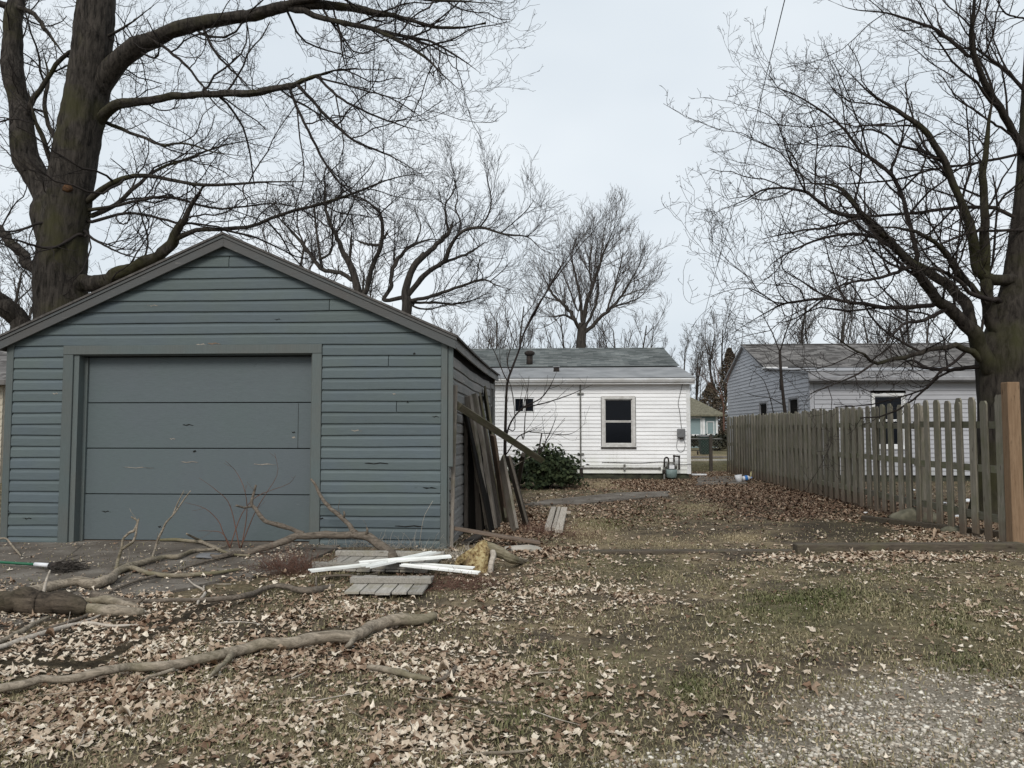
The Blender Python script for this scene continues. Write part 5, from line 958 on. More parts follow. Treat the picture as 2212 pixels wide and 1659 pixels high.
ground_branch('thick bark covered log end tapering to bare wood beside the driveway', [
 [(-60, 1300, 44), (0, 1300, 43), (50, 1299, 42), (90, 1301, 42), (125, 1303, 40), (150, 1307, 36), (172, 1312, 29), (184, 1314, 24)], [(150, 1311, 20), (190, 1315, 21), (225, 1318, 21), (260, 1320, 19), (290, 1321, 16), (312, 1320, 12)], [(185, 1300, 10), (215, 1296, 15), (245, 1299, 15), (275, 1306, 12), (300, 1311, 7)]], MT['logbark'], 0, 2, 20, MT['stick'])
ground_branch('knobbly fallen branch bridging from the bark log to the white plastic strips', [
 [(200, 1286, 15), (235, 1292, 15), (267, 1296, 13), (310, 1300, 10), (367, 1297, 8), (433, 1296, 9), (480, 1293, 10), (520, 1289, 10), (550, 1281, 10), (567, 1273, 10), (590, 1267, 9), (610, 1266, 10), (635, 1274, 11), (660, 1277, 13), (683, 1273, 13), (737, 1266, 11, 7.05), (770, 1256, 9, 7.2), (804, 1243, 8, 7.35), (837, 1230, 6, 7.5), (852, 1225, 4, 7.6)],
 [(683, 1272, 5), (682, 1258, 4, 6.85), (684, 1244, 3, 6.9)], [(690, 1246, 4, 7.0), (760, 1243, 3.5, 7.05), (830, 1255, 3, 6.9), (900, 1262, 2.5, 6.85), (960, 1270, 1.5, 6.8)]], MT['stick_brown'], 0, 3)
ground_branch('long bare branch sweeping over the driveway with upright broken twigs', [
 [(-40, 1296, 16), (0, 1288, 16), (50, 1279, 17), (100, 1269, 18), (133, 1263, 18), (167, 1259, 19), (200, 1260, 20), (225, 1257, 20), (243, 1246, 18), (253, 1233, 13), (277, 1222, 11), (317, 1213, 10), (357, 1203, 9), (383, 1203, 8), (417, 1190, 7), (460, 1187, 5), (490, 1180, 3)],
 [(253, 1234, 11), (283, 1227, 10), (310, 1235, 9), (335, 1240, 8), (367, 1243, 8), (400, 1243, 8), (433, 1240, 8), (470, 1237, 7), (520, 1229, 4)],
 [(252, 1228, 7), (254, 1213, 6, 7.45), (263, 1183, 6, 7.45), (267, 1163, 5, 7.45), (280, 1150, 5, 7.45), (290, 1146, 5, 7.45), (297, 1126, 4, 7.45), (283, 1116, 3, 7.4)], [(264, 1186, 5, 7.45), (285, 1172, 5, 7.4), (292, 1158, 4, 7.4), (295, 1140, 3.5, 7.4), (300, 1120, 2.5, 7.4)]], MT['stick'], 1.2, 4, 10)
ground_branch('thin upright twig standing from the driveway before the garage door', [
 [(330, 1203, 5), (336, 1183, 4.5, 8.2), (343, 1163, 4.5, 8.2), (352, 1143, 4, 8.2), (360, 1128, 4, 8.2), (380, 1105, 3, 8.2), (400, 1075, 2.5, 8.2), (412, 1060, 1.5, 8.2)], [(372, 1115, 3, 8.2), (385, 1085, 2.5, 8.2), (397, 1060, 1.5, 8.2)]], MT['stick'], 3, 5, 7)
ground_branch('arched broken limb propped against the garage wall corner of the door', [
 [(440, 1198, 6), (470, 1202, 8), (500, 1196, 10), (533, 1196, 11, 8.25), (567, 1184, 12, 8.3), (600, 1174, 12, 8.35), (630, 1162, 13, 8.4), (653, 1157, 13, 8.45), (700, 1156, 14, 8.45), (740, 1155, 15, 8.45), (770, 1156, 15, 8.4), (795, 1160, 17, 8.35), (814, 1173, 18, 8.3), (837, 1190, 17, 8.3), (850, 1203, 15)],
 [(770, 1152, 11, 8.4), (761, 1143, 11, 8.45), (751, 1130, 10, 8.5), (737, 1117, 9, 8.55), (717, 1100, 8, 8.6), (700, 1084, 7, 8.65), (688, 1062, 6, 8.7), (680, 1045, 5, 8.7), (671, 1034, 3, 8.7)],
 [(655, 1154, 9, 8.45), (617, 1139, 9, 8.4), (590, 1132, 9, 8.35), (573, 1125, 8, 8.3), (560, 1112, 8, 8.3), (550, 1098, 7, 8.3), (543, 1090, 7, 8.3), (547, 1068, 6, 8.3), (553, 1047, 4, 8.3)],
 [(544, 1094, 5, 8.3), (527, 1096, 4.5, 8.2), (510, 1092, 3.5, 8.1)], [(742, 1122, 4, 8.55), (744, 1112, 4, 8.5), (743, 1104, 3, 8.5)], [(790, 1158, 5, 8.35), (793, 1146, 4, 8.3), (792, 1140, 3, 8.3)]], MT['stick_brown'], .5, 6, 11)
ground_branch('thin brown branch crossing the driveway leaves at a slant', [[(233, 1279, 4), (300, 1253, 5), (367, 1236, 5), (433, 1216, 5), (500, 1199, 4)]], MT['stick_brown'], 1.5, 7, 7)
ground_branch('pale bleached branch in the leaves before the bark log', [[(-40, 1404, 11), (0, 1396, 11), (43, 1383, 11), (100, 1366, 10), (143, 1353, 9), (183, 1346, 7), (210, 1348, 6), (250, 1352, 5), (300, 1350, 3)], [(165, 1348, 5), (200, 1336, 4), (230, 1322, 2.5)]], MT['stick_pale'], .8, 8, 9)
ground_branch('short pale forked branch pointing at the bark log', [[(-30, 1394, 11), (0, 1386, 10), (40, 1366, 10), (73, 1346, 8), (90, 1340, 6), (107, 1332, 4)]], MT['stick'], 0, 9, 9)
ground_branch('crooked dark branch leaning over the bark log with a stubby end', [[(60, 1372, 4), (110, 1356, 6), (173, 1336, 7), (217, 1316, 7, 5.75), (260, 1303, 7, 5.8), (280, 1306, 8, 5.8), (293, 1305, 8, 5.8), (306, 1296, 6, 5.8), (317, 1288, 4, 5.8)]], MT['stick_brown'], 1, 10, 8)
ground_branch('bleached upright stick standing against the bark log', [[(70, 1345, 6), (74, 1330, 6, 5.55), (80, 1313, 7, 5.6), (88, 1295, 7, 5.65), (94, 1279, 6, 5.68), (98, 1262, 5, 5.7), (103, 1248, 5, 5.72), (108, 1232, 3.5, 5.72)]], MT['stick_pale'], 0, 11, 8)
ground_branch('pale broken branches heaped by the garage door bottom', [[(345, 1166, 5), (383, 1166, 6), (433, 1171, 6), (467, 1184, 6), (500, 1197, 5), (540, 1200, 4)], [(403, 1153, 4, 8.6), (433, 1168, 5), (467, 1182, 4)]], MT['stick'], 1.5, 12, 7)
ground_branch('short curved twig standing in the leaves between driveway and strips', [[(405, 1250, 3), (420, 1264, 3), (436, 1272, 4), (442, 1282, 5), (430, 1297, 5), (426, 1306, 3)], [(440, 1272, 4), (446, 1264, 3, 6.75), (500, 1262, 2, 6.8)]], MT['stick_pale'], 0, 13, 7)
ground_branch('slab of loose bark lying in the foreground grass', [[(795, 1440, 8), (830, 1446, 13), (870, 1454, 14), (910, 1464, 10), (930, 1468, 5)]], MT['stick'], 0, 14, 8)
ground_branch('curled brown bark sliver sticking up from the foreground grass', [[(940, 1471, 4), (958, 1466, 8), (972, 1456, 9), (982, 1444, 7), (985, 1437, 3)]], MT['stick_brown'], 0, 15, 8)
ground_branch('thin straight twig lying at the near edge of the yard', [[(1000, 1630, 4), (1050, 1627, 5), (1100, 1625, 5), (1140, 1622, 3)]], MT['stick'], 1, 16, 7)
ground_branch('short dark stick lying near the gravel', [[(1555, 1570, 5), (1575, 1585, 6), (1592, 1598, 5), (1600, 1602, 3)]], MT['stick_brown'], 0, 17, 7)
ground_branch('small grey twig at the garage corner beside the driveway edge', [[(-10, 1165, 4, 8.75), (12, 1163, 4, 8.75), (25, 1178, 4), (38, 1192, 4), (45, 1200, 2)]], MT['stick'], 2, 18, 6)
ground_branch('dark dead stick lying on the leaves beyond the bark sliver', [[(985, 1506, 4), (1020, 1510, 5), (1060, 1516, 4), (1100, 1520, 2)]], MT['stick_brown'], 0, 19, 6)
rs_ = random.Random(44)
for i in range(40):
    u, v = rs_.uniform(60, 1350), rs_.uniform(1230, 1600); a = rs_.uniform(-.5, .5); l = rs_.uniform(.10, .35)
    p = G(u, v); q = p + np.array([math.cos(a * 3) * l, math.sin(a * 3) * l, 0]); m = (p + q) / 2 + np.array([rs_.uniform(-.03, .03), rs_.uniform(-.03, .03), .02])
    o = tube1('twig', [p + (0, 0, .012), m, q + (0, 0, .014)], rs_.uniform(.003, .006), MT['stick' if i % 3 else 'stick_pale'], None, 5, 6, r1=.0015); tag(o, 'short loose twig lying among the fallen leaves', 'twig', 'loose twigs in the leaf litter')
# ------------------------------------------------------------------ weeds and brush
def weed(label, base, arcs, mat, Y, seed, wpx=2.8, twig=2.5):
    t = thing('weed_stems', base, label, 'weed'); g = np.random.default_rng(seed); A = []
    for a in arcs:
        P = np.array([PY(q[0], q[1], Y + (k / len(a)) * g.uniform(-.25, .15)) for k, q in enumerate(a)]); P[0] = base + np.array([P[0][0] - base[0], 0, 0]); Q = catmull(P, 14); A.append(Q); V, Fl = tubes(Q[None], np.linspace(wpx * Y / F / 2, .0015, 14)[None], 5); add('stem', V, Fl, mat, t, True)
    A = np.stack(A); P2, R2 = spawn(A, np.full(A.shape[:2], .004), twig, 38, LF(.08, .32), 5, .5, .09, .04, g, .3, 1, .0022); 
    for a_, b_ in zip(P2, np.maximum(R2, .0014)): V, Fl = tubes(a_[None], b_[None], 3); add('twig', V, Fl, mat, t, True)
    return t
wb = np.array([PY(500, 1168, 8.68)[0], 8.68, .03])
weed('bare wiry weed stems fanning up before the garage door', wb, [c2(a) for a in ([(1565, 1100), (1600, 950), (1585, 800), (1530, 680), (1460, 610)], [(1555, 1100), (1490, 900), (1400, 800), (1290, 720)], [(1490, 1120), (1560, 970), (1640, 860), (1720, 815), (1870, 760), (1915, 705)], [(1490, 1120), (1440, 1060), (1415, 1000), (1330, 920), (1200, 880)], [(1560, 1100), (1650, 950), (1720, 830), (1800, 690), (1780, 560)], [(1500, 1120), (1440, 1080), (1350, 1065), (1280, 1065)])], MT['twig_red'], wb[1], 1)
def brush(label, cen, rx, ry, n, h, mat, seed, lean=.5):
    g = np.random.default_rng(seed); b = np.column_stack([cen[0] + g.normal(size=n) * rx, cen[1] + g.normal(size=n) * ry, np.zeros(n)]); d = nrm(np.column_stack([g.normal(size=n) * lean, g.normal(size=n) * lean, np.ones(n)])); P = [b]; c = b; L_ = h * (.4 + .9 * g.random(n))
    for j in range(5): d = nrm(d + g.normal(size=d.shape) * .22 - np.array([0, 0, .10])); c = c + d * (L_ / 5)[:, None]; P.append(c)
    P = np.stack(P, 1); P[:, :, 2] = np.maximum(P[:, :, 2], .005); t = thing('dead_weeds', (cen[0], cen[1], 0), label, 'weed'); V, Fl = tubes(P, np.linspace(.0028, .0012, 6)[None].repeat(n, 0), 3); o = add('stem', V, Fl, mat, t, True); o['kind'] = 'stuff'; return t
brush('reddish brown tuft of dead weeds beside the driveway edge', G(625, 1235), .16, .16, 420, .24, MT['twig_red'], 2, .8)
brush('dead reddish brush at the end of the white plastic strips', G(975, 1265), .30, .16, 420, .13, MT['twig_red'], 3, 1.3)
brush('dry straw weeds along the garage wall right of the door', G(840, 1188), .42, .08, 160, .20, MT['palewood'], 4, .6)
brush('dry weeds at the foot of the leaning boards', G(1165, 1150), .18, .22, 200, .16, MT['twig_red'], 5, .8)
brush('dead grass clump along the driveway and garage corner', G(1000, 1205), .18, .12, 180, .14, MT['palewood'], 6, .8)
brush('reddish dead weeds along the near side of the short lumber', G(1240, 1160), .25, .15, 200, .12, MT['twig_red'], 7, .9)
tube1('dry_stalk', [G(905, 1185), PY(915, 1120, 8.8), PY(935, 1082, 8.8)], .004, MT['palewood'], None, 5, 8, r1=.002); tag(bpy.data.objects['dry_stalk'], 'tall pale dry stalk leaning on the garage wall', 'stalk')
# ------------------------------------------------------------------ leaning boards
def lean_board(label, bot, top, wd, th, mat, name='board', face=(1, 0, 0), roll=0, group='boards leaning on the garage side'):
    a, b = np.array(bot, float), np.array(top, float); t = nrm(b - a); s_ = np.array([0, 1.0, 0]); s_ = nrm(s_ - (s_ @ t) * t); n_ = np.cross(s_, t); c, sn = math.cos(roll), math.sin(roll); s_, n_ = s_ * c + n_ * sn, n_ * c - s_ * sn
    # local z along the board so the grain follows it
    L_ = np.linalg.norm(b - a); me_ = npmesh(name, boxv(-th / 2, th / 2, -wd / 2, wd / 2, 0, L_), QB, mat); o = bpy.data.objects.new(name, me_); link(o, None, a)
    from mathutils import Matrix
    o.rotation_euler = Matrix(((n_[0], s_[0], t[0]), (n_[1], s_[1], t[1]), (n_[2], s_[2], t[2]))).to_euler(); bevel(o, .004, 1); tag(o, label, 'board', group); return o
tp = lambda u, v, off=.05: PX(u, v, GX1 + off)
def bt(u, v): p = G(u, v); p[2] = .0; return p
lean_board('narrow grey board on edge, nearest the garage corner of the leaning stack', bt(1054, 1143), tp(1010, 855, .06), .085, .10, MT['oldwood'], roll=.3)
lean_board('narrow grey board leaning beside the corner board of the stack', bt(1067, 1143), tp(1024, 852, .06), .075, .10, MT['oldwood'], roll=.2)
lean_board('dark rotten board wedged inside the leaning stack', bt(1075, 1134), tp(1030, 858, .05), .06, .12, MT['darkwood'], roll=.1)
lean_board('wide mossy green board, tallest of the leaning stack', bt(1092, 1130), tp(1047, 846, .05), .30, .035, MT['mosswood'], roll=-.25)
lean_board('mossy board with split top beside the tallest leaning board', bt(1084, 1128), tp(1037, 849, .10), .16, .03, MT['mosswood'], roll=-.1)
lean_board('short brown plank leaning in front of the mossy boards', bt(1093, 1128), PX(1065, 940, -.95), .16, .04, MT['brownwood'], roll=-.4)
lean_board('pale worn plank with its top resting on the stack', bt(1113, 1150), PX(1084, 992, -.82), .20, .04, MT['oldwood'], roll=-.5)
lean_board('black stained plank at the yard side of the stack', bt(1138, 1137), PX(1098, 986, -.70), .13, .045, MT['darkwood'], roll=-.5)
lean_board('thin light strip along the black stained plank', bt(1141, 1139), PX(1100, 984, -.66), .02, .03, MT['oldwood'], roll=-.3)
lean_board('added dark sheet standing in for the shade behind the leaning boards', (GX1 + .40, 11.3, 0), (GX1 + .04, 11.3, 1.70), 2.2, .02, MT['dark'])  # added sheet, its black stands in for shade under the boards
for k in range(7):  # added dark planks close the open gap so it reads as deep shade
    lean_board('added black plank filling the shaded gap behind the leaning boards', (GX1 + .06 + .065 * k, 10.35 + .10 * k, 0), (GX1 + .045, 10.45 + .11 * k, 1.62 - .09 * (k % 3)), .13, .05, MT['dark' if k % 2 else 'darkwood'], roll=.5 * (k % 3))
p0, p1 = PX(987, 875, GX1 + .06), PY(1168, 993, 12.2)
lean_board('long weathered two by four propped diagonally across the leaning boards', p1, p0, .09, .105, MT['mosswood'], roll=1.5)
for (a, b, m, w_) in (((1119, 1052), (1130, 982), 'darkwood', .07), ((1115, 1040), (1124, 990), 'oldwood', .035)):
    q = G(*a); lean_board('dark prop stake holding up the diagonal two by four' if w_ > .05 else 'thin pale prop stake beside the dark prop stake', q, PY(b[0], b[1], 12.35 if w_ > .05 else q[1] + .1), w_, w_, MT[m])
q0, q1 = G(1112, 1030), PY(1150, 975, 13.5); lean_board('thin pale lath crossing the prop stakes', PY(1108, 1008, 12.6), PY(1152, 982, 12.5), .03, .015, MT['oldwood'])
lean_board('old plank lying on edge below the leaning boards, its end at the garage corner', gpt(1166, 1172, 0, .03), PX(980, 1141, GX1 + .05), .03, .14, MT['brownwood'], roll=1.57, group='loose boards on the ground')
lean_board('tall thin weathered stake standing against the garage corner', G(964, 1183) + (.06, -.02, 0), PX(984, 832, GX1 + .055), .035, .05, MT['oldwood'])
lean_board('short dark board end lying at the garage corner', gpt(1008, 1172, 0, .03), gpt(1040, 1152, 0, .05), .03, .14, MT['darkwood'], roll=1.57, group='loose boards on the ground')
for (a, b, w_, lab) in (((1183, 1143), (1196, 1098), .085, 'weathered short lumber piece lying flat, garage side of the three'), ((1196, 1143), (1208, 1098), .05, 'narrow short lumber piece lying between two others'), ((1207, 1148), (1219, 1099), .10, 'pale short lumber piece with a nailed block, yard side of the three')):
    A, B = gpt(*a, 0, .04), gpt(*b, 0, .05); o = add('lumber', *bar(A, B, w_, .06), MT['palewood']); tag(o, lab, 'lumber', 'short lumber pieces in the yard'); bevel(o, .005, 1)
    if w_ == .10: p = A * .25 + B * .75; add('nailed_block', boxv(p[0] + .02, p[0] + .12, p[1] - .03, p[1] + .02, .05, .085), QB, MT['palewood'], o)
# ------------------------------------------------------------------ landscape timbers, stones
o = add('landscape_timber', *bar((2.66, 8.93, .035), (5.25, 9.15, .04), .15, .13), MT['timber']); tag(o, 'dark half buried landscape timber running to the new wooden post', 'timber', 'landscape timbers'); bevel(o, .012, 2)
o = add('landscape_timber', *bar((.20, 8.80, -.035), (2.62, 8.92, -.025), .13, .12), MT['timber']); tag(o, 'sunken landscape timber nearly level with the ground before the short lumber', 'timber', 'landscape timbers'); bevel(o, .012, 2)
o = add('landscape_timber', *bar(G(1865, 1125) + (0, 0, .03), G(2178, 1163) + (0, 0, .03), .11, .10), MT['timber']); tag(o, 'old timber edging lying along the foot of the picket fence', 'timber', 'landscape timbers'); bevel(o, .012, 2)
o = add('landscape_timber', *bar((5.45, 9.2, .02), (6.6, 9.35, .02), .15, .11), MT['timber']); tag(o, 'short timber continuing past the new wooden post', 'timber', 'landscape timbers'); bevel(o, .012, 2)
import bmesh
def rock(name, label, c, s_, mat, seed, sub=3, cat_='rock', group=None, amp=.4):
    bm = bmesh.new(); bmesh.ops.create_icosphere(bm, subdivisions=sub, radius=1); V = np.array([v.co[:] for v in bm.verts]); Fs = [[v.index for v in f.verts] for f in bm.faces]; bm.free()
    V = V * (1 + amp * (fbm(V * 1.3 + seed * 3.1, 1.0, 3, seed) - .5) * 2)[:, None] * np.array(s_); o = add(name, V + np.array(c), Fs, mat, None, True); tag(o, label, cat_, group); return o
q = G(1995, 1128); rock('stone', 'rounded mossy stone half buried against the picket fence', (q[0] - .05, q[1] + .1, .06), (.34, .22, .15), MT['rock'], 2)
q = G(1030, 1190); rock('stone', 'flat pale stone slab by the garage corner', (q[0] + .55, q[1] + .15, .0), (.26, .12, .05), MT['sidewalk'], 4, 2)
q = G(2080, 1150); rock('stone', 'low stone lying beside the timber edging', (q[0] - .1, q[1], .02), (.22, .12, .06), MT['rock'], 6, 2)
# ------------------------------------------------------------------ hollow lichen stump
def stump():
    t = thing('rotten_stump', G(1040, 1238), 'hollow broken stump shell covered in yellow lichen', 'stump')
    def lump(name, pts, rr, mat, sx, amp, seed):
        Q = np.column_stack([np.array(pts, float), rr]); Q = catmull(Q, 40); V, Fl = hi_trunk(Q[:, :3], Q[:, 3], 36, 40, amp, seed); c = V.mean(0); V = c + (V - c) * np.array(sx); V[:, 2] = np.maximum(V[:, 2], -.03); add(name, V, Fl, mat, t, True)
    b = G(1028, 1238); y = b[1]
    lump('shell', [b + (0, .05, -.04), PY(1030, 1222, y + .06), PY(1036, 1204, y + .12), PY(1044, 1186, y + .2), PY(1050, 1174, y + .26)], [.135, .12, .105, .085, .05], MT['lichen'], (1, .7, 1), .03, 3)
    lump('cut_edge', [G(1058, 1237) + (0, .02, -.02), PY(1061, 1218, y + .06), PY(1066, 1200, y + .10), PY(1064, 1192, y + .14)], [.028, .026, .03, .03], MT['stick_pale'], (1, 1, 1), .008, 5)
    lump('root', [PY(1046, 1184, y + .2), PY(1066, 1188, y + .2), PY(1088, 1197, y + .2), PY(1108, 1208, y + .22), G(1135, 1214) + (0, 0, .0)], [.07, .06, .05, .04, .025], MT['stick'], (1, 1, 1), .014, 7)
    lump('root', [PY(1034, 1196, y + .25), PY(1012, 1205, y + .22), G(995, 1222) + (0, 0, .03), G(985, 1230)], [.07, .065, .055, .03], MT['lichen'], (1, 1, 1), .02, 9)
    return t
stump()
# ------------------------------------------------------------------ wooden panels and white strips
def panel(label, c0, wx, ly, n_, z, rails, skew=0.0):
    t = thing('deck_section', c0, label, 'deck section', 'plank deck sections on the ground'); pw = wx / n_; ca, sa = math.cos(skew), math.sin(skew)
    def R(x, y, zz): return (c0[0] + x * ca - y * sa, c0[1] + x * sa + y * ca, zz)
    rr_ = random.Random(int(abs(c0[0] * 100)))
    for i in range(n_):
        x0, x1 = -wx / 2 + i * pw + .006, -wx / 2 + (i + 1) * pw - .006; e0, e1 = rr_.uniform(-.02, .02), rr_.uniform(-.02, .02)
        V = [R(x, y, zz) for zz in (z - .018, z) for x, y in ((x0, -ly / 2 + e0), (x1, -ly / 2 + e0), (x1, ly / 2 + e1), (x0, ly / 2 + e1))]; add('plank', V, QB, MT['deckwood'], t)
    for y in rails:
        V = [R(x, yy, zz) for zz in (z + .003, z + .055) for x, yy in ((-wx / 2 - .03, y - .04), (wx / 2 + .02, y - .04), (wx / 2 + .02, y + .04), (-wx / 2 - .03, y + .04))]; bevel(add('rail', V, QB, MT['deckwood'], t), .004, 1)
    return t
c_ = (G(750, 1293) + G(900, 1293)) / 2; panel('short grey plank panel with one cross rail lying in the leaves', (c_[0], c_[1] + .36, 0), .66, .72, 5, .05, (.02, ), .02)
c_ = (G(690, 1240) + G(925, 1240)) / 2; panel('larger grey plank panel lying beneath the white strips along the garage', (c_[0] - .02, c_[1] + .42, 0), 1.12, .84, 8, .04, (-.36, .36), -.03)
def strip(label, a, b, wd, za, zb, bend=0):
    A, B = G(*a), G(*b); A[2], B[2] = za, zb; t_ = nrm(B - A); s_ = np.array([-t_[1], t_[0], 0]); V = []; n_ = 10
    pr_ = [(-.5, 0), (-.48, .012), (-.05, .004), (0, .012), (.45, .004), (.5, .010), (.5, .007), (.45, .0), (0, .008), (-.05, 0), (-.46, .008), (-.47, 0)]
    for i in range(n_ + 1):
        c = A + (B - A) * i / n_ + np.array([0, 0, bend * math.sin(math.pi * i / n_)])
        for (x, z) in pr_: V.append(c + s_ * x * wd + np.array([0, 0, z * 1.5]))
    m = len(pr_); Fs = [list(range(m)), [n_ * m + i for i in range(m)][::-1]] + [(k * m + i, (k + 1) * m + i, (k + 1) * m + (i + 1) % m, k * m + (i + 1) % m) for k in range(n_) for i in range(m)]
    o = add('plastic_strip', V, Fs, MT['vinylstrip']); tag(o, label, 'strip', 'white plastic siding strips'); return o
cq = lambda x, y: (x * .2278 + 648, y * .2278 + 1166)
strip('lowest white plastic strip pointing left under the dark branch', cq(90, 408), cq(660, 352), .11, .10, .11)
strip('short white plastic strip behind the dark branch', cq(560, 322), cq(1000, 300), .09, .10, .12)
strip('topmost white plastic strip rising toward the stump', cq(620, 385), cq(1290, 250), .13, .115, .135)
strip('white plastic strip second from the top of the heap', cq(830, 335), cq(1430, 312), .12, .125, .15)
strip('long white plastic strip reaching out into the weeds', cq(960, 345), cq(1700, 372), .10, .10, .05)
strip('narrow white plastic strip beneath the others near the garage', cq(1050, 320), cq(1650, 345), .07, .09, .07)
strip('faded white strip half hidden at the left of the heap', cq(180, 372), cq(520, 352), .06, .08, .09)
o = rock('trash_scrap', 'white crumpled scrap beside the garage wall', G(875, 1204) + (0, 0, .02), (.07, .05, .03), MT['white_plastic'], 9, 2, 'litter', amp=.8)
o = rock('trash_scrap', 'grey green cloth scrap lying among branches on the driveway', G(452, 1212) + (0, 0, .05), (.16, .10, .03), MT['metal_grey'], 12, 2, 'litter', amp=.8)
# ------------------------------------------------------------------ green handled broom
br = thing('broom', G(60, 1219), 'green and white handled broom with its head buried in leaf debris', 'broom')
h0_, h1_, h2_ = gpt(-60, 1211, .075), gpt(76, 1219, .075), gpt(107, 1221, .08)
tube1('handle', [h0_, h1_], .013, MT['green_plastic'], br, 10); tube1('grip_sleeve', [h1_, h2_], .020, MT['white_plastic'], br, 12)
for (u, v) in ((40, 1218),): q = gpt(u, v, .045); tube1('handle_collar', [q - (.03, 0, 0), q + (.03, 0, 0)], .0165, MT['metal_grey'], br, 10)
hb = gpt(125, 1226, .06); hd = nrm(h2_ - h1_); tube1('broom_head', [h2_, hb + (0, 0, 0)], .03, MT['metal_dark'], br, 10, 5, r1=.06)
nb = 150; g = np.random.default_rng(3); d_ = nrm(hd[None] + g.normal(size=(nb, 3)) * np.array([.25, .35, .18])); b_ = hb + g.normal(size=(nb, 3)) * np.array([.05, .06, .02]); P = np.stack([b_, b_ + d_ * .09, b_ + d_ * .20 + g.normal(size=(nb, 3)) * .02], 1); P[:, :, 2] = np.maximum(P[:, :, 2], .04); V, Fl = tubes(P, np.full((nb, 3), .003), 3); add('bristles', V, Fl, MT['darkwood'], br)
# ------------------------------------------------------------------ litter by the fence, bin, wire
q = G(1608, 1040); t = thing('plastic_jug', q, 'white plastic jug with a blue label lying by the fence', 'jug')
J = lambda x, y, z: q + np.array([x, y, z]) * .72
V, Fl = tubes(np.array([[J(-.06, .0, .10), J(.05, .02, .12), J(.14, .03, .13), J(.20, .04, .13), J(.26, .05, .135)]]), np.array([[.08, .095, .09, .05, .03]]) * .72, 14); add('jug_body', V, Fl, MT['white_plastic'], t, True)
V, Fl = tubes(np.array([[J(.0, .01, .112), J(.11, .027, .127)]]), np.array([[.099, .0985]]) * .72, 14, False); add('jug_label', V, Fl, MT['blue_plastic'], t, True); V, Fl = tubes(np.array([[J(.26, .05, .135), J(.29, .055, .137)]]), np.array([[.034, .034]]) * .72, 10); add('jug_cap', V, Fl, MT['blue_plastic'], t)
q = G(1606, 1043); o = add('paper_cup', *cat([tubes(np.array([[q + (-.10, 0, .0), q + (-.13, .0, .20)]]), np.array([[.07, .095]]), 14)]), MT['white_plastic']); tag(o, 'upright white paper cup beside the jug', 'cup')
q = G(1625, 1035); t = thing('plastic_bottle', q, 'cream coloured plastic bottle leaning on the fence', 'bottle')
V, Fl = tubes(np.array([[q + (0, 0, .0), q + (.02, 0, .16), q + (.03, 0, .22), q + (.035, 0, .27)]]), np.array([[.07, .075, .05, .022]]), 14); add('bottle_body', V, Fl, MT['yellow_plastic'], t, True); V, Fl = tubes(np.array([[q + (.035, 0, .27), q + (.038, 0, .30)]]), np.array([[.026, .026]]), 10); add('bottle_cap', V, Fl, MT['metal_dark'], t)
for i, (u, v, s_) in enumerate(((2090, 1085, .10), (2125, 1090, .13), (2040, 1090, .08), (2070, 1118, .06), (1848, 1062, .06), (1790, 1045, .07), (2150, 1060, .09), (1970, 1060, .06), (1755, 1040, .05), (2185, 1150, .06), (1870, 1110, .035), (1932, 1115, .03))):
    q = G(u, v); rock('trash_scrap', 'small scrap of pale litter scattered about the picket fence', q + (0, 0, .02), (s_, s_ * .7, s_ * .35), MT['white_plastic'], 20 + i, 2, 'litter', 'scraps of litter by the fence', .8)
q = G(1505, 1029); o = add('metal_scrap', boxv(q[0] - .15, q[0] + .28, q[1] - .1, q[1] + .12, .03, .07), QB, MT['white_plastic']); tag(o, 'flat white scrap lying beside the white house corner', 'litter'); bevel(o, .01, 1)
bq = G(1523, 983); bn = thing('trash_bin', bq, 'dark green wheeled trash bin standing by the far road', 'bin')
V = [(bq[0] + x * k, bq[1] + y * k, z) for z, k in ((0.05, .82), (.95, 1)) for x, y in ((-.29, -.34), (.29, -.34), (.29, .34), (-.29, .34))]; bevel(add('bin_body', V, QB, MT['bin'], bn), .03, 2)
V = [(bq[0] + x, bq[1] + y, z) for z in (.955, 1.02) for x, y in ((-.32, -.38), (.32, -.38), (.32, .38), (-.32, .38))]; bevel(add('bin_lid', V, QB, MT['metal_grey'], bn), .03, 2)
for k in (-1, 1): add('bin_wheel', *tubes(np.array([[(bq[0] + k * .30, bq[1] + .3, .12), (bq[0] + k * .35, bq[1] + .3, .12)]]), np.array([[.12, .12]]), 14), MT['metal_dark'], bn)
o = tube1('utility_wire', [PY(1735, -160, 6.5), PY(1695, 0, 9.0), PY(1650, 185, 12.3), PY(1590, 430, 17), PY(1540, 610, 21), PY(1500, 765, 24.5)], .0065, MT['wire'], None, 6, 60); tag(o, 'thin black utility wire coming down to the white house roof', 'wire')
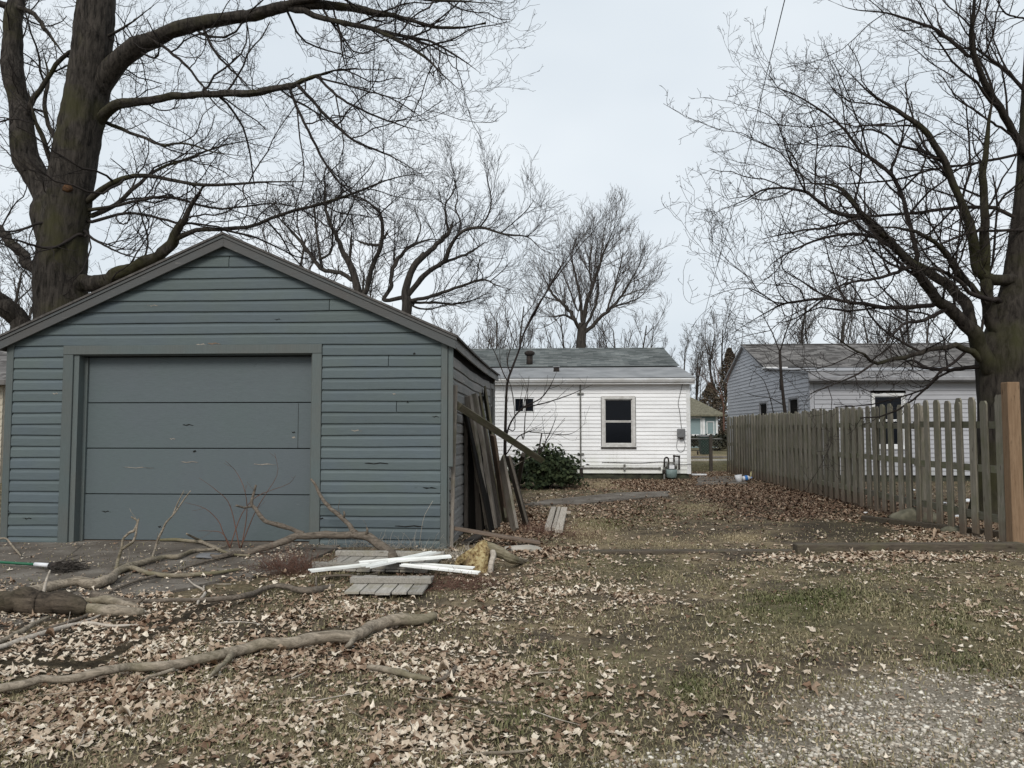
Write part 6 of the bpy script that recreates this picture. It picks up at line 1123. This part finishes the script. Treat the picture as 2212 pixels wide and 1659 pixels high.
# ------------------------------------------------------------------ leaf litter, grass, gravel
rng = np.random.default_rng(77)
def scatter(n, y0, y1, dens, pw=1.35, xr=None):
    """candidates spread over the visible wedge, kept by density"""
    t = rng.random(n); y = (y0 ** (1 - pw) + t * (y1 ** (1 - pw) - y0 ** (1 - pw))) ** (1 / (1 - pw)); half = y * .72 + .5; x = -y * .06 + (rng.random(n) * 2 - 1) * half if xr is None else xr[0] + rng.random(n) * (xr[1] - xr[0])
    P = np.stack([x, y, gz(x, y)], -1); u, v = proj(P); wb_ = (fbm(P[:, :2], 1.4, 4, 31) - .5) * 120; d = dens(P, u + wb_, v + wb_ * .22)
    inb = (x > GX0 - .2) & (x < GX1 + .02) & (y > GY0 - .03) & (y < GY1) | (y > VWY - .03) & (x < hx1 + .05) | (y > RY - .05) & (x > rx0 - .05)
    on = (x < -2.7) & (y > 4.4) & (y < 9) & (x > -9.4); P[:, 2] = np.where(on, np.maximum(P[:, 2], .036), P[:, 2])
    k = (rng.random(n) < d) & ~inb; return P[k], u[k], v[k]
def patch(P, s, seed, lo, hi): return np.clip((fbm(P[:, :2], s, 4, seed) - lo) / (hi - lo), 0, 1)
def leaf_d(P, u, v):
    d = .06 + .95 * blob(u, v, LEAF); d = d * (.10 + .90 * patch(P, 1.7, 41, .38, .60)) * (.35 + .65 * patch(P, 6.0, 43, .35, .6)); d = d * (1 - .9 * blob(u, v, GRAVEL)) * (1 - .7 * blob(u, v, STRAW))
    slab_ = (P[:, 0] < -2.7) & (P[:, 1] > 4.4); return np.clip(np.where(slab_, d * .55, d), 0, 1) * .95
OV_ = None
OUT0 = np.array([(0, -.5), (.12, -.28), (.42, -.36), (.30, -.12), (.52, .10), (.26, .16), (.24, .40), (.08, .30), (0, .55), (-.09, .30), (-.25, .38), (-.25, .14), (-.5, .12), (-.31, -.12), (-.40, -.34), (-.12, -.28)])
TH = np.linspace(0, 2 * np.pi, 12, endpoint=False)
LOBE12 = np.array([1.0, .55, .92, .50, .95, .62, .80, .62, .95, .50, .92, .55])
def leaves(P, size, tone, name='fallen_leaves', m=12):
    n = len(P); TH = np.linspace(0, 2 * np.pi, m, endpoint=False); LOBE = (LOBE12 if m == 12 else np.ones(m) * .8); lb = (rng.random(n) * .95)[:, None]; rad = (1 - lb) * (.62 + .16 * np.cos(2 * TH))[None] + lb * LOBE[None]; rad = rad * (1 + .16 * rng.normal(size=(n, m))) * .5; OUT = np.stack([np.cos(TH)[None] * rad, np.sin(TH)[None] * rad], -1); a = rng.random(n) * 6.283; c, s_ = np.cos(a), np.sin(a); sz = size * (.4 + .95 * rng.random(n)); x = OUT[..., 0] * sz[:, None] * (.5 + .55 * rng.random(n))[:, None]; y = OUT[..., 1] * sz[:, None]
    cu, tw_ = rng.normal(size=n) * .85, rng.normal(size=n) * .8; rr = x ** 2 / sz[:, None]; z = cu[:, None] * rr * 1.6 + tw_[:, None] * y * x / sz[:, None] * 1.4 + np.abs(rng.normal(size=(n, m))) * .05 * sz[:, None]
    ti = rng.normal(size=n) * .16; z = z + y * np.sin(ti)[:, None]; z = z - z.min(1, keepdims=True) + rng.random(n)[:, None] * .008 + .001
    X = np.concatenate([x * c[:, None] - y * s_[:, None], np.zeros((n, 1))], 1) + P[:, 0:1]; Y_ = np.concatenate([x * s_[:, None] + y * c[:, None], np.zeros((n, 1))], 1) + P[:, 1:2]; Z = np.concatenate([z, (z.mean(1, keepdims=True) * .75)], 1) + P[:, 2:3]
    V = np.stack([X, Y_, Z], -1).reshape(-1, 3); b = (np.arange(n) * (m + 1))[:, None]; j = np.arange(m)[None]; q = np.stack([b + j, b + (j + 1) % m, np.broadcast_to(b + m, (n, m))], -1).reshape(-1, 3)
    return V, q, np.repeat(tone, m + 1)
def with_tone(o, t): at = o.data.attributes.new('tone', 'FLOAT', 'POINT'); at.data.foreach_set('value', np.asarray(t, np.float32)); return o
P, u, v = scatter(260000, 2.6, 26, leaf_d, 1.3); FARL = [q_ for q_ in LEAF if q_[1] < 1215]; Pb, ub, vb = scatter(190000, 8.2, 25, lambda P, u, v: (.04 + blob(u, v, FARL) ** 1.3) * (.3 + .7 * patch(P, 2.2, 45, .36, .56)) * (1 - blob(u, v, STRAW)) * (1 - .8 * blob(u, v, DARK[:1])), .5, (-1.25, 7.2))
red = np.clip(np.maximum(blob(u, v, [(1750, 1085, 420, 60, 1), (1400, 1050, 220, 30, .8), (1150, 1150, 120, 60, .6)]), 0), 0, 1); tone = np.clip(.66 - .40 * red + (fbm(P[:, :2], 2.5, 3, 91) - .5) * .7 + rng.normal(size=len(P)) * .24, 0, 1)
# the 280 nearest large leaves are single pieces lying on the ground, the rest one mass
near = np.zeros(len(P), bool); near[np.argsort(P[:, 1])[:280]] = True
V, q, tn = leaves(P[~near], .060, tone[~near])
redb = np.clip(blob(ub, vb, [(1750, 1085, 480, 70, 1), (1400, 1050, 220, 30, .8), (1150, 1150, 120, 60, .6)]), 0, 1); V3, q3, tn3 = leaves(Pb, .075, np.clip(.58 - .33 * redb + rng.normal(size=len(Pb)) * .2, 0, 1), m=7); q = np.concatenate([q, q3 + len(V)]); V = np.concatenate([V, V3]); tn = np.concatenate([tn, tn3])
Pc, uc, vc = scatter(170000, 2.6, 22, lambda P, u, v: (.10 + .25 * blob(u, v, LEAF)) * (.2 + .8 * patch(P, 2.6, 47, .35, .6)), 1.4); V2, q2, tn2 = leaves(Pc, .030, np.clip(.62 + rng.normal(size=len(Pc)) * .25, 0, 1), m=6); q = np.concatenate([q, q2 + len(V)]); V = np.concatenate([V, V2]); tn = np.concatenate([tn, tn2])
lo_ = add('fallen_leaves', V, [q], MT['leaf']); with_tone(lo_, tn); tag(lo_, 'pale tan and brown dead maple leaves carpeting the yard', 'leaves', kind='stuff')
protos = []
for i in range(14):
    V, q, tn = leaves(np.zeros((1, 3)), .068, np.array([np.clip(.66 + rng.normal() * .22, 0, 1)])); me_ = npmesh('leaf', V, [q], MT['leaf']); at = me_.attributes.new('tone', 'FLOAT', 'POINT'); at.data.foreach_set('value', tn.astype(np.float32)); protos.append(me_)
for i, p in enumerate(P[near]): place('leaf', protos[i % 14], p, ground, (0, 0, rng.random() * 6.28), (1, 1, 1))
# grass
def grass_d(P, u, v):
    d = .22 + .7 * blob(u, v, GREEN) + .5 * blob(u, v, STRAW); d = d * (.15 + .85 * patch(P, 2.3, 51, .38, .6)); d = d * (1 - .85 * blob(u, v, GRAVEL)) * (1 - .6 * blob(u, v, DARK[:8])); sl_ = (P[:, 0] < -2.7) & (P[:, 1] > 4.5); return np.where(sl_, d * .10, d)
P, u, v = scatter(950000, 2.5, 30, grass_d, 1.5); n = len(P); st_ = np.clip(blob(u, v, STRAW) + .25 * rng.random(n), 0, 1); gr_ = np.clip(blob(u, v, GREEN) * patch(P, 1.1, 61, .42, .62), 0, 1)
a = rng.random(n) * 6.283; L_ = (.011 + .026 * rng.random(n) ** 2) * (1 + .5 * gr_); wd = .0016 + .0014 * rng.random(n) + .00022 * P[:, 1]; dr = np.stack([np.cos(a), np.sin(a), np.zeros(n)], -1); sd_ = np.stack([-np.sin(a), np.cos(a), np.zeros(n)], -1); ln = (.35 + .9 * rng.random(n))[:, None]
Pm = P + dr * (L_[:, None] * .35 * ln) + np.array([0, 0, 1]) * (L_ * .6)[:, None]; Pt = P + dr * (L_[:, None] * ln) + np.array([0, 0, 1]) * (L_ * .75)[:, None]
V = np.stack([P - sd_ * wd[:, None], P + sd_ * wd[:, None], Pm + sd_ * wd[:, None] * .8, Pm - sd_ * wd[:, None] * .8, Pt], 1).reshape(-1, 3); b = np.arange(n)[:, None] * 5
go = add('grass', V, [b + np.array([[0, 1, 2, 3]]), b + np.array([[3, 2, 4]])], MT['grass']); with_tone(go, np.repeat(np.clip(.60 - .55 * gr_ + .35 * st_ + rng.normal(size=n) * .16, 0, 1), 5)); tag(go, 'thin winter grass and dead straw growing in the yard', 'grass', kind='stuff')
# gravel
bm = bmesh.new(); bmesh.ops.create_icosphere(bm, subdivisions=1, radius=1); IV = np.array([v_.co[:] for v_ in bm.verts]); IF = np.array([[v_.index for v_ in f.verts] for f in bm.faces]); bm.free()
def grav_d(P, u, v): return np.clip(blob(u, v, GRAVEL) * (.25 + .75 * patch(P, 3.0, 71, .3, .5)) + .012, 0, 1)
P, u, v = scatter(130000, 2.4, 9, grav_d, 1.2); n = len(P); sz = .0045 + .011 * rng.random(n) ** 3; sc_ = rng.uniform(.6, 1.25, (n, 1, 3)) * np.array([1, 1, .6]); jit = 1 + .22 * rng.normal(size=(n, 12, 1)); V = (IV[None] * jit * sc_ * sz[:, None, None] + P[:, None] + np.array([0, 0, .3]) * sz[:, None, None]).reshape(-1, 3)
go = add('gravel', V, [(IF[None] + (np.arange(n) * 12)[:, None, None]).reshape(-1, 3)], MT['gravel']); with_tone(go, np.repeat(np.clip(.5 + rng.normal(size=n) * .25, 0, 1), 12)); tag(go, 'pale crushed gravel stones scattered over the near driveway corner', 'gravel', kind='stuff')
